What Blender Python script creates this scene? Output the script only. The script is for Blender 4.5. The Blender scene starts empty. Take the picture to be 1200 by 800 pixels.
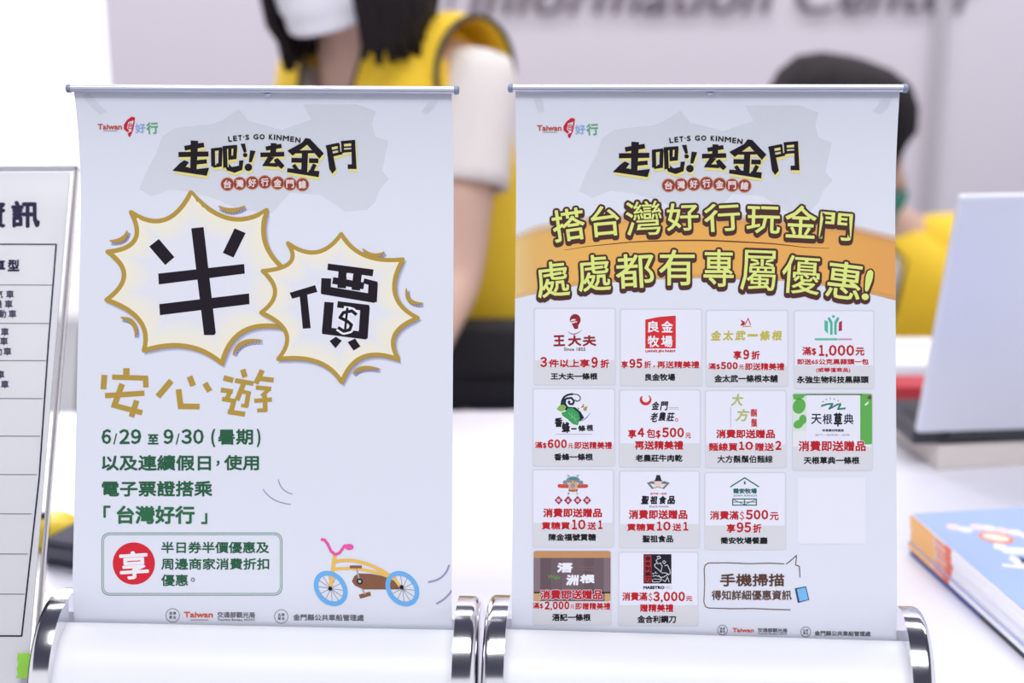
import bpy, bmesh, math, random
import numpy as np
from mathutils import Vector, Matrix, Euler
random.seed(7)
D = bpy.data; SC = bpy.context.scene; COL = SC.collection
# ------------------------------------------------------------------ camera, world, lights, exposure
FPX = 1600.0; PITCH = math.radians(14.3); ROLL = math.radians(-0.33)
CAMZ = 1.145; TZ = 0.74                                   # camera height, table top height
cd = D.cameras.new('camera'); cam = D.objects.new('camera', cd); COL.objects.link(cam)
cd.sensor_width = 36; cd.lens = FPX / 1200 * 36; cd.clip_start = .02; cd.clip_end = 60
cam.matrix_world = Matrix.Translation((0, 0, CAMZ)) @ Matrix.Rotation(math.pi/2 - PITCH, 4, 'X') @ Matrix.Rotation(ROLL, 4, 'Z')
cd.dof.use_dof = True; cd.dof.focus_distance = 0.757; cd.dof.aperture_fstop = 4.2
SC.camera = cam
w = D.worlds.new('hall_light'); SC.world = w; w.use_nodes = True
w.node_tree.nodes['Background'].inputs[0].default_value = (.93, .94, 1, 1)
w.node_tree.nodes['Background'].inputs[1].default_value = 0.95
def area(name, loc, target, sx, sy, power, col=(1, 1, 1)):
    l = D.lights.new(name, 'AREA'); l.shape = 'RECTANGLE'; l.size = sx; l.size_y = sy; l.energy = power; l.color = col
    o = D.objects.new(name, l); COL.objects.link(o); o.location = loc
    o.rotation_euler = (Vector(target) - Vector(loc)).to_track_quat('-Z', 'Y').to_euler(); return o
area('ceiling_lamp_front', (0, -0.55, 3.6), (0, .7, .9), 3.2, .8, 66, (.98, .98, 1))
area('ceiling_lamp_wall', (.7, 2.3, 3.6), (.7, 3.2, 1.2), 5.0, .4, 112, (1, .985, 1))
area('booth_spot_left', (-1.9, 3.9, 3.1), (-1.6, 4.9, 1.2), 1.4, .5, 150, (1, 1, 1))
SC.view_settings.view_transform = 'Standard'; SC.view_settings.look = 'None'
SC.view_settings.exposure = 0.13; SC.view_settings.gamma = 1.0; SC.view_settings.use_curve_mapping = False

# ------------------------------------------------------------------ helpers
def lin(c):
    c = c / 255.0
    return c / 12.92 if c <= .04045 else ((c + .055) / 1.055) ** 2.4
def S(r, g, b, k=1.0): return (lin(r)*k, lin(g)*k, lin(b)*k, 1)
CM = cam.matrix_world.copy(); CR = np.array(CM.to_3x3()); CO = np.array(CM.translation)
def ray(px, py): return CR @ np.array([(px-600)/FPX, (400-py)/FPX, -1.0])
def at(px, py, z): return Vector(CO + ray(px, py) * z)           # point at distance z along the axis
def at_h(px, py, h):                                             # point on the level h
    r = ray(px, py); return Vector(CO + r * ((h - CO[2]) / r[2]))
def mat(name, col, rough=.5, metal=0, noise=0, nscale=40, bump=0, bscale=200, spec=.5, coat=0, trans=0):
    m = D.materials.new(name); m.use_nodes = True; nt = m.node_tree; b = nt.nodes['Principled BSDF']
    b.inputs['Base Color'].default_value = col; b.inputs['Roughness'].default_value = rough
    b.inputs['Metallic'].default_value = metal; b.inputs['Specular IOR Level'].default_value = spec
    b.inputs['Coat Weight'].default_value = coat; b.inputs['Transmission Weight'].default_value = trans
    tc = nt.nodes.new('ShaderNodeTexCoord')
    if noise:
        n = nt.nodes.new('ShaderNodeTexNoise'); n.inputs['Scale'].default_value = nscale; n.inputs['Detail'].default_value = 4
        mx = nt.nodes.new('ShaderNodeMix'); mx.data_type = 'RGBA'
        mx.inputs['A'].default_value = tuple(max(0, c*(1-noise)) for c in col[:3]) + (1,)
        mx.inputs['B'].default_value = tuple(min(1, c*(1+noise)) for c in col[:3]) + (1,)
        nt.links.new(tc.outputs['Object'], n.inputs['Vector']); nt.links.new(n.outputs['Fac'], mx.inputs['Factor'])
        nt.links.new(mx.outputs['Result'], b.inputs['Base Color'])
    if bump:
        n = nt.nodes.new('ShaderNodeTexNoise'); n.inputs['Scale'].default_value = bscale; n.inputs['Detail'].default_value = 3
        bp = nt.nodes.new('ShaderNodeBump'); bp.inputs['Strength'].default_value = bump; bp.inputs['Distance'].default_value = .002
        nt.links.new(tc.outputs['Object'], n.inputs['Vector']); nt.links.new(n.outputs['Fac'], bp.inputs['Height'])
        nt.links.new(bp.outputs['Normal'], b.inputs['Normal'])
    return m
def clear_mat(name, gloss=.1, rough=.08, tint=(1, 1, 1, 1), bump=0):
    m = D.materials.new(name); m.use_nodes = True; nt = m.node_tree; nt.nodes.clear()
    o = nt.nodes.new('ShaderNodeOutputMaterial'); mx = nt.nodes.new('ShaderNodeMixShader')
    t = nt.nodes.new('ShaderNodeBsdfTransparent'); g = nt.nodes.new('ShaderNodeBsdfGlossy'); f = nt.nodes.new('ShaderNodeFresnel')
    a = nt.nodes.new('ShaderNodeMath'); a.operation = 'ADD'; a.inputs[1].default_value = gloss
    f.inputs[0].default_value = 1.49; t.inputs[0].default_value = tint; g.inputs['Roughness'].default_value = rough
    nt.links.new(f.outputs[0], a.inputs[0]); nt.links.new(a.outputs[0], mx.inputs[0]); nt.links.new(t.outputs[0], mx.inputs[1])
    nt.links.new(g.outputs[0], mx.inputs[2]); nt.links.new(mx.outputs[0], o.inputs[0])
    if bump:
        n = nt.nodes.new('ShaderNodeTexNoise'); n.inputs['Scale'].default_value = 300
        bp = nt.nodes.new('ShaderNodeBump'); bp.inputs['Strength'].default_value = bump; bp.inputs['Distance'].default_value = .002
        nt.links.new(n.outputs['Fac'], bp.inputs['Height']); nt.links.new(bp.outputs['Normal'], g.inputs['Normal'])
    return m
def obj(name, bm, m=None, parent=None, smooth=False, mats=None):
    me = D.meshes.new(name)
    if isinstance(bm, bmesh.types.BMesh):
        bmesh.ops.recalc_face_normals(bm, faces=bm.faces[:]); bm.to_mesh(me); bm.free()
    else: me = bm
    if smooth:
        for p in me.polygons: p.use_smooth = True
        if smooth != 'all': me.set_sharp_from_angle(angle=math.radians(35))
    for x in (mats or ([m] if m else [])): me.materials.append(x)
    o = D.objects.new(name, me); COL.objects.link(o)
    if parent: o.parent = parent
    return o
def thing(name, label, cat, loc=(0, 0, 0), rz=0, group=None):
    o = D.objects.new(name, None); COL.objects.link(o); o.empty_display_size = .05
    o.location = loc; o.rotation_euler = (0, 0, rz); o['label'] = label; o['category'] = cat
    if group: o['group'] = group
    return o
def tag(o, label, cat, group=None):
    o['label'] = label; o['category'] = cat
    if group: o['group'] = group
    return o
def struct(o): o['kind'] = 'structure'; return o
def box(bm, x0, x1, y0, y1, z0, z1, bev=0, M=None, mi=0):
    t = bmesh.new(); bmesh.ops.create_cube(t, size=1)
    for v in t.verts: v.co = Vector(((x0+x1)/2 + v.co.x*(x1-x0), (y0+y1)/2 + v.co.y*(y1-y0), (z0+z1)/2 + v.co.z*(z1-z0)))
    if bev: bmesh.ops.bevel(t, geom=t.edges[:], offset=bev, segments=3, affect='EDGES', profile=.5)
    if M is not None: t.transform(M)
    for f in t.faces: f.material_index = mi
    me = D.meshes.new('tmp'); t.to_mesh(me); t.free(); bm.from_mesh(me); D.meshes.remove(me); return bm
def nb(*a, **k): return box(bmesh.new(), *a, **k)
def frame_of(p, q):
    d = (Vector(q) - Vector(p)).normalized(); u = d.orthogonal().normalized(); return u, d.cross(u)
def tube(bm, pts, r, n=10, cap=True, closed=False):
    pts = [Vector(p) for p in pts]; rs = r if isinstance(r, (list, tuple)) else [r]*len(pts); rings = []
    u = None
    for i, p in enumerate(pts):
        a = pts[max(0, i-1)] if not closed else pts[i-1]; b = pts[min(len(pts)-1, i+1)] if not closed else pts[(i+1) % len(pts)]
        d = (b - a).normalized()
        if u is None: u = d.orthogonal().normalized()
        u = (u - d * u.dot(d)).normalized(); v = d.cross(u)
        rings.append([bm.verts.new(p + (u*math.cos(t*2*math.pi/n) + v*math.sin(t*2*math.pi/n))*rs[i]) for t in range(n)])
    m = len(rings)
    for i in range(m if closed else m-1):
        A, B = rings[i], rings[(i+1) % m]
        for t in range(n): bm.faces.new((A[t], A[(t+1) % n], B[(t+1) % n], B[t]))
    if cap and not closed: bm.faces.new(rings[0][::-1]); bm.faces.new(rings[-1])
    return bm
def prism(bm, prof, x0, x1, mi=0):                                # profile in (y,z) pushed along x
    A = [bm.verts.new((x0, y, z)) for y, z in prof]; B = [bm.verts.new((x1, y, z)) for y, z in prof]; n = len(prof)
    fs = [bm.faces.new((A[i], A[(i+1) % n], B[(i+1) % n], B[i])) for i in range(n)]
    fs += [bm.faces.new(A[::-1]), bm.faces.new(B)]
    for f in fs: f.material_index = mi
    return bm
def loft(bm, rings, closed=True, capa=False, capb=False):
    R = [[bm.verts.new(p) for p in r] for r in rings]; n = len(R[0])
    for A, B in zip(R, R[1:]):
        for t in range(n if closed else n-1): bm.faces.new((A[t], A[(t+1) % n], B[(t+1) % n], B[t]))
    if capa: bm.faces.new(R[0][::-1])
    if capb: bm.faces.new(R[-1])
    return bm
def evaluated(o, name):
    dg = bpy.context.evaluated_depsgraph_get(); me = D.meshes.new_from_object(o.evaluated_get(dg)); me.name = name
    return me
def skin(name, nodes, edges, m, parent, sub=2, root=0, off=(0, 0, 0)):
    keys = list(nodes); me = D.meshes.new('t')
    me.from_pydata([Vector(nodes[k][0]) - Vector(off) for k in keys], [(keys.index(a), keys.index(b)) for a, b in edges], [])
    o = D.objects.new('t', me); COL.objects.link(o)
    md = o.modifiers.new('s', 'SKIN'); md.use_smooth_shade = True
    sv = me.skin_vertices[0].data
    for i, k in enumerate(keys):
        r = nodes[k][1]; sv[i].radius = r if isinstance(r, tuple) else (r, r); sv[i].use_root = (i == root)
    s = o.modifiers.new('b', 'SUBSURF'); s.levels = sub
    me2 = evaluated(o, name); D.objects.remove(o); D.meshes.remove(me)
    for p in me2.polygons: p.use_smooth = True
    return obj(name, me2, m, parent)

# ------------------------------------------------------------------ ink: flat print laid on a printed surface
INK = D.materials.new('printed_ink'); INK.use_nodes = True
_n = INK.node_tree; _b = _n.nodes['Principled BSDF']; _a = _n.nodes.new('ShaderNodeAttribute'); _a.attribute_name = 'ink'
_n.links.new(_a.outputs['Color'], _b.inputs['Base Color']); _b.inputs['Roughness'].default_value = .45
_b.inputs['Specular IOR Level'].default_value = .18
INKA = INK.copy(); INKA.name = 'printed_ink_faded'                # same ink with soft edges
_n = INKA.node_tree; _n.links.new([x for x in _n.nodes if x.type == 'ATTRIBUTE'][0].outputs['Alpha'], _n.nodes['Principled BSDF'].inputs['Alpha'])
GC = {}
def glyphs(s, res=2):
    if s not in GC:
        c = D.curves.new('g', 'FONT'); c.body = s; c.resolution_u = res; o = D.objects.new('g', c); COL.objects.link(o)
        me = evaluated(o, 'g'); V = np.array([v.co[:2] for v in me.vertices]); F = [tuple(p.vertices) for p in me.polygons]
        D.objects.remove(o); D.curves.remove(c); D.meshes.remove(me)
        V[:, 1] *= -1; lo = V.min(0); hi = V.max(0); GC[s] = ((V - lo) / (hi - lo), F)
    return GC[s]
class Ink:
    def __init__(s, T=None): s.V = []; s.L = []; s.C = []; s.F = []; s.soft = False; s.T = T or (lambda p: p)
    def add(s, V, F, col, layer):
        V = s.T(np.asarray(V, float).reshape(-1, 2)); k = len(s.V)
        s.V += [tuple(v) for v in V]; s.L += [layer]*len(V)
        s.C += ([tuple(c) for c in col] if isinstance(col, list) else [tuple(col)]*len(V)); s.F += [tuple(i+k for i in f) for f in F]
    def poly(s, P, col, layer=1, hole=None, step=12):             # polygon, cut into bands so that it follows the curved sheet
        bm = bmesh.new(); vs = [bm.verts.new((p[0], p[1], 0)) for p in P]; es = [bm.edges.new((vs[i], vs[(i+1) % len(vs)])) for i in range(len(vs))]
        if hole:
            hs = [bm.verts.new((p[0], p[1], 0)) for p in hole]; es += [bm.edges.new((hs[i], hs[(i+1) % len(hs)])) for i in range(len(hs))]
        bmesh.ops.triangle_fill(bm, edges=es, use_beauty=True)
        y0 = min(p[1] for p in P); y1 = max(p[1] for p in P)
        y = y0 + step
        while y < y1:
            bmesh.ops.bisect_plane(bm, geom=bm.verts[:]+bm.edges[:]+bm.faces[:], plane_co=(0, y, 0), plane_no=(0, 1, 0)); y += step
        bm.verts.index_update(); s.add([(v.co.x, v.co.y) for v in bm.verts], [[v.index for v in f.verts] for f in bm.faces], col, layer); bm.free()
    def rect(s, x0, y0, x1, y1, col, layer=1, r=0, sl=0, step=12):
        s.poly(rrect(x0, y0, x1, y1, r, sl), col, layer, step=step)
    def disk(s, x, y, r, col, layer=1, ry=None, n=24, hole=0, rot=0):
        c, q = math.cos(rot), math.sin(rot); ry = ry or r
        f = lambda a, b: [(x + c*a*math.cos(t*2*math.pi/n) - q*b*math.sin(t*2*math.pi/n), y + q*a*math.cos(t*2*math.pi/n) + c*b*math.sin(t*2*math.pi/n)) for t in range(n)]
        if hole:
            s.add(f(r, ry) + f(r-hole, ry-hole), [(i, (i+1) % n, n+(i+1) % n, n+i) for i in range(n)], col, layer)
        else: s.add(f(r, ry), [tuple(range(n))], col, layer)
    def line(s, P, w, col, layer=1, closed=False, taper=False, join=True, sub=1):
        P = [np.array(p, float) for p in P]
        if closed: P = P + [P[0]]
        n = len(P) - 1
        for i in range(n):
            a, b = P[i], P[i+1]; d = b - a; L = np.hypot(*d)
            if L < 1e-6: continue
            q = np.array([-d[1], d[0]]) / L
            wa = w * ((math.sin(math.pi*(i+.02)/n)*.75+.25) if taper else 1)/2; wb = w * ((math.sin(math.pi*(i+1)/n)*.75+.25) if taper else 1)/2
            s.add([a+q*wa, b+q*wb, b-q*wb, a-q*wa], [(0, 1, 2, 3)], col, layer + (i % 3)*.08)
            if join and i < n-1 + closed: s.disk(b[0], b[1], wb*.995, col, layer + .3 + (i % 2)*.08, n=12)
    def text(s, t, x0, y0, x1, y1, col, w=0, layer=3, rot=0, sl=0, ring=6, drop=None, shear=0):
        if t[0] in '0123456789$' and all(c in '0123456789$,' for c in t) and not rot and (x1-x0) > 9:   # numerals in the sans face of the text
            ws = [{',': .34, '1': .72}.get(c, 1) for c in t]; gap = .10; tot = sum(ws) + gap*(len(t)-1); x = x0; k = (x1-x0)/tot; H_ = y1-y0
            for c, w_ in zip(t, ws):
                a, b = (x, x+w_*k)
                if c == ',': Ink.raw(s, ',', a, y1-.2*H_, b, y1+.12*H_, col, w*.9, layer, 0, 0, ring, drop, 0)
                elif c == '$': Ink.raw(s, '＄', a, y0-.04*H_, b, y1+.04*H_, col, w*.6, layer, 0, 0, ring, drop, 0)
                else: Ink.raw(s, chr(ord(c)+0xFEE0), a, y0, b, y1, col, w, layer, 0, 0, ring, drop, 0)
                x += (w_+gap)*k
            return
        s.raw(t, x0, y0, x1, y1, col, w, layer, rot, sl, ring, drop, shear)
    def raw(s, t, x0, y0, x1, y1, col, w=0, layer=3, rot=0, sl=0, ring=6, drop=None, shear=0):
        V, F = glyphs(t); W, H = x1-x0-2*w, y1-y0-2*w; c, q = math.cos(rot), math.sin(rot); cx, cy = (x0+x1)/2, (y0+y1)/2
        X = (V[:, 0]-.5)*W; Y = (V[:, 1]-.5)*H; X = X - shear*Y
        Q = np.stack([cx + c*X - q*Y, cy + q*X + c*Y + sl*X/max(W, 1e-6)], 1)
        if drop:
            dc, dw, dx, dy, ds = drop
            for k in range(14):
                a = k*2*math.pi/14
                for j in range(ds): s.add(Q + [dw*math.cos(a)+dx*(j)/max(1, ds-1), dw*math.sin(a)+dy*j/max(1, ds-1)], F, dc, layer - 1.5 + (k*ds+j)*.015)
        if w:
            for k in range(ring):
                a = (k+.5)*2*math.pi/ring; s.add(Q + [w*math.cos(a), w*math.sin(a)], F, col, layer + .06*k)
        s.add(Q, F, col, layer + .06*ring)
    def build(s, name, mapper, parent, soft=False):
        P = mapper(np.array(s.V), np.array(s.L)); me = D.meshes.new(name); me.from_pydata([tuple(p) for p in P], [], s.F)
        at_ = me.attributes.new('ink', 'FLOAT_COLOR', 'POINT'); at_.data.foreach_set('color', np.array([c if len(c) == 4 else (*c, 1) for c in s.C], 'f').ravel())
        me.materials.append(INKA if soft else INK); o = D.objects.new(name, me); COL.objects.link(o); o.parent = parent; return o
def rrect(x0, y0, x1, y1, r, sl=0):
    if not r: P = [(x0, y0), (x1, y0), (x1, y1), (x0, y1)]
    else:
        P = []
        for cx, cy, a0 in ((x1-r, y0+r, -90), (x1-r, y1-r, 0), (x0+r, y1-r, 90), (x0+r, y0+r, 180)):
            for k in range(6): a = math.radians(a0 + k*18); P.append((cx + r*math.cos(a), cy + r*math.sin(a)))
    return [(x, y + sl*(x-x0)/(x1-x0)) for x, y in P]
def bez(p0, v, p1, n=10):
    c = (2*v[0]-.5*(p0[0]+p1[0]), 2*v[1]-.5*(p0[1]+p1[1]))
    return [((1-t)**2*p0[0]+2*t*(1-t)*c[0]+t*t*p1[0], (1-t)**2*p0[1]+2*t*(1-t)*c[1]+t*t*p1[1]) for t in [k/n for k in range(n+1)]]
def crop(ox, oy, k): return lambda p: np.array([ox, oy]) + p / k
LAY = 0.00002
def sheet_mapper(Mw, prof, hw=9):                                       # prof: (y,z) polyline of the sheet; local x runs across
    Mi = np.array(Mw.inverted()); prof = np.array(prof); seg = np.hypot(*np.diff(prof, axis=0).T); cum = np.concatenate([[0], np.cumsum(seg)])
    a, b = prof[0], prof[-1]
    def f(P, L):
        dirs = np.stack([(P[:, 0]-600)/FPX, (400-P[:, 1])/FPX, -np.ones(len(P))], 1) @ CR.T
        d = dirs @ Mi[:3, :3].T; o = Mi[:3, :3] @ CO + Mi[:3, 3]
        lo = np.zeros(len(P)); n = np.array([b[1]-a[1], -(b[0]-a[0])])
        p0 = np.tile(a, (len(P), 1)); nn = np.tile(n, (len(P), 1))
        for _ in range(8):
            t = ((p0 - o[1:]) * nn).sum(1) / (d[:, 1:] * nn).sum(1)
            q = o[1:] + d[:, 1:] * t[:, None]
            i = np.clip(np.searchsorted(prof[:, 1], q[:, 1]) - 1, 0, len(prof)-2)
            p0 = prof[i]; tg = prof[i+1] - prof[i]; tg /= np.hypot(tg[:, 0], tg[:, 1])[:, None]; nn = np.stack([tg[:, 1], -tg[:, 0]], 1)
        off = .00012 + L * LAY; s = -np.sign(nn[:, 0]*1.0); s[s == 0] = 1
        nx = nn * (-np.sign(nn[:, 0]))[:, None]
        q = q + nx * off[:, None]
        return np.stack([np.clip(o[0] + d[:, 0]*t, -hw, hw), q[:, 0], q[:, 1]], 1)
    return f

# ------------------------------------------------------------------ materials
M_wall = mat('painted_panel', S(220, 212, 224), .6, noise=.02, nscale=3, bump=.05)
M_wall2 = mat('painted_panel_grey', S(216, 211, 223), .6, noise=.02, nscale=3)
M_white = mat('bright_white_wall', S(240, 238, 236), .6, noise=.01, nscale=2)
M_seam = mat('panel_seam', S(185, 180, 190), .5)
M_floor = mat('hall_carpet', S(120, 120, 126), .9, noise=.15, nscale=60, bump=.4)
M_ceil = mat('hall_ceiling', S(78, 80, 100), .9, noise=.1, nscale=5)
M_letter = mat('grey_lettering', S(98, 88, 102), .5)
M_table = mat('white_laminate', S(232, 231, 242), .35, noise=.008, nscale=6)
M_tleg = mat('grey_metal_leg', S(170, 172, 178), .35, .8)
M_chrome = mat('polished_chrome', (.80, .79, .82, 1), .13, 1)
M_alu = mat('brushed_silver_rail', S(205, 208, 226), .28, .75, bump=.05, bscale=500)
M_knob = mat('rail_cap_grey', S(140, 146, 172), .4, .3)
M_house = mat('white_lacquer_housing', S(240, 241, 247), .34, noise=.005, nscale=20, spec=.35)
M_black = mat('black_plastic', S(26, 26, 32), .4)
M_dark = mat('charcoal_plastic', S(86, 85, 98), .4, noise=.05, nscale=80)
M_poster = mat('satin_poster_film', S(225, 228, 239), .42, noise=.012, nscale=9, bump=.04, bscale=30, spec=.35)
M_clear = clear_mat('clear_acrylic', -.015, .05)
M_tape = clear_mat('clear_tape', .08, .16, bump=.35)
M_pocket = clear_mat('film_pocket', .05, .25, (.84, .85, .88, 1))
M_paper = mat('white_paper', S(250, 250, 255), .6, noise=.01, nscale=10)
M_green = mat('green_tape', S(140, 200, 60), .55, noise=.08, nscale=150, bump=.2)
M_yel = mat('yellow_plastic', S(245, 210, 50), .4, noise=.04, nscale=40)
M_skin = mat('skin', S(205, 168, 150), .5, noise=.05, nscale=25, bump=.08, bscale=300)
M_hair = mat('black_hair', S(26, 20, 23), .6, noise=.35, nscale=60, bump=.5, bscale=150, spec=.2)
M_vest = mat('yellow_vest_fabric', S(242, 200, 42), .75, noise=.10, nscale=9, bump=.25, bscale=400)
M_shirt = mat('white_shirt_fabric', S(226, 218, 214), .8, noise=.03, nscale=30, bump=.2, bscale=500)
M_pipe = mat('dark_piping', S(74, 66, 46), .7)
M_mask = mat('white_face_mask', S(226, 225, 232), .8, noise=.02, nscale=60, bump=.2, bscale=600)
M_gmask = mat('green_face_mask', S(60, 135, 118), .8, noise=.03, nscale=60, bump=.2, bscale=600)
M_jean = mat('blue_denim', S(92, 112, 160), .85, noise=.12, nscale=120, bump=.3, bscale=700)
M_bag = mat('black_fabric', S(36, 34, 40), .85, noise=.15, nscale=90, bump=.3, bscale=500)
M_eyew = mat('eye_white', S(235, 235, 235), .25); M_iris = mat('dark_iris', S(38, 26, 22), .15)
M_lap = mat('silver_laptop_shell', S(212, 213, 223), .36, .15, noise=.01, nscale=300)
M_lapd = mat('dark_laptop_base', S(44, 44, 54), .4)
M_cream = mat('cream_card', S(214, 206, 200), .7, noise=.03, nscale=40)
M_red = mat('red_booklet_cover', S(190, 50, 62), .4)
M_lcov = mat('light_blue_cover', S(166, 188, 254), .3, noise=.04, nscale=7, coat=.2)
M_spw = mat('white_spine', S(248, 247, 252), .35); M_spo = mat('orange_spine', S(255, 190, 104), .35, noise=.05, nscale=60)
M_spr = mat('red_orange_spine', S(236, 112, 78), .35); M_navy = mat('navy_cover', S(52, 72, 150), .3)
M_page = mat('page_edges', S(228, 226, 224), .8, noise=.08, nscale=500)

# ------------------------------------------------------------------ setting
struct(obj('floor', nb(-6, 6, -5, 7, -.05, 0), M_floor))
struct(obj('ceiling', nb(-6, 6, -5, 7, 4.2, 4.3), M_ceil))
WY = 2.98                                                          # front face of the booth wall
wl = at(144.5, 50, 3.05)
struct(obj('wall_back', nb(wl.x, 1.0, WY, WY+.06, 0, 2.7, bev=.002), M_wall))
struct(obj('wall_right', nb(1.0, 3.2, WY-.004, WY+.06, 0, 2.7, bev=.002), M_wall2))
sx = at(1078, 50, 3.05).x
D.objects['wall_back'].data.transform(Matrix.Translation((0, 0, 0)))
for v in D.objects['wall_back'].data.vertices:
    if v.co.x > .9: v.co.x += sx - 1.0
for v in D.objects['wall_right'].data.vertices:
    if v.co.x < 1.1: v.co.x += sx - 1.0 + .001
struct(obj('trim_1', nb(sx-.016, sx+.014, WY-.012, WY-.004, 0, 2.7, bev=.001), M_seam))
struct(obj('wall_left', nb(-5, 1.0, 4.9, 4.96, 0, 3.2), M_white))
def wall_text(s, x0, x1, yb, em, shear=.2):
    c = D.curves.new('lettering', 'FONT'); c.body = s; c.extrude = .0015; c.shear = shear; c.offset = .012; c.size = 1
    o = D.objects.new('t', c); COL.objects.link(o); me = evaluated(o, 'lettering'); D.objects.remove(o)
    xs = [v.co.x for v in me.vertices]; a, b = min(xs), max(xs)
    P0 = at(x0, yb, 3.05); P1 = at(x1, yb, 3.05); k = (P1.x - P0.x)/(b-a)
    zz = at((x0+x1)/2, yb, (WY+.02)/math.cos(PITCH) * 1.0)
    r = ray((x0+x1)/2, yb); t = (WY - CO[1]) / r[1]; z = CO[2] + r[2]*t
    rx0 = ray(x0, yb); rx1 = ray(x1, yb); X0 = rx0[0]*WY/rx0[1]; X1 = rx1[0]*WY/rx1[1]; k = (X1-X0)/(b-a)
    for v in me.vertices: v.co = Vector((X0 + (v.co.x-a)*k, WY - .007 - v.co.z, z + v.co.y*em))
    o = D.objects.new('lettering', me); COL.objects.link(o); me.materials.append(M_letter); o.parent = D.objects['wall_back']; return o
wall_text('Information Center', 549, 1149, 15, .118)
wall_text('r', 524, 541, 12, .118)

# table
TB = 1.31
tb = thing('display_table', 'long white table in the foreground carrying the banners, books and laptop', 'table', (0, .9, 0))
obj('tabletop', nb(-1.1, 1.3, -.42, TB-.9, TZ-.03, TZ, bev=.002), M_table, tb)
for x in (-1.05, 1.22):
    for y in (-.37, .34): obj('leg', nb(x, x+.04, y, y+.04, 0, TZ-.03, bev=.003), M_tleg, tb)
obj('apron', nb(-1.04, 1.22, .37, .388, TZ-.33, TZ-.03), M_table, tb)

# ------------------------------------------------------------------ banners
def poster_profile(dz, dt):
    y0, z0, y1, z1 = 0.001, .053+dz, .0705, .3535+dt
    N = 150
    def run(mid):
        y, z = y0, z0; out = [(y, z)]; L = 0.312; ds = L/N
        for i in range(N):
            s = (i+.5)/N
            a = -20 + (mid+20)*min(1, max(0, s/.13))**.75 if s < .13 else mid
            if s > .74: a = mid - (mid + 5)*((s-.74)/.26)**1.2
            a = math.radians(a); y += ds*math.sin(a); z += ds*math.cos(a); out.append((y, z))
        return out
    lo, hi = 0, 40
    for _ in range(30):
        m = (lo+hi)/2
        if run(m)[-1][0] > y1: hi = m
        else: lo = m
    out = run(m); k = (z1-z0)/(out[-1][1]-z0)
    return [(y, z0+(z-z0)*k) for y, z in out]
def arc_profile(ry, rz, zc, n=40, a0=-22, a1=202):
    P = [(ry*math.cos(math.radians(a0+(a1-a0)*k/n)), zc + rz*math.sin(math.radians(a0+(a1-a0)*k/n))) for k in range(n+1)]
    return [(y, max(0, z)) for y, z in P]
def shear_x(k):
    m = Matrix.Identity(4); m[0][2] = k; return m
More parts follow.
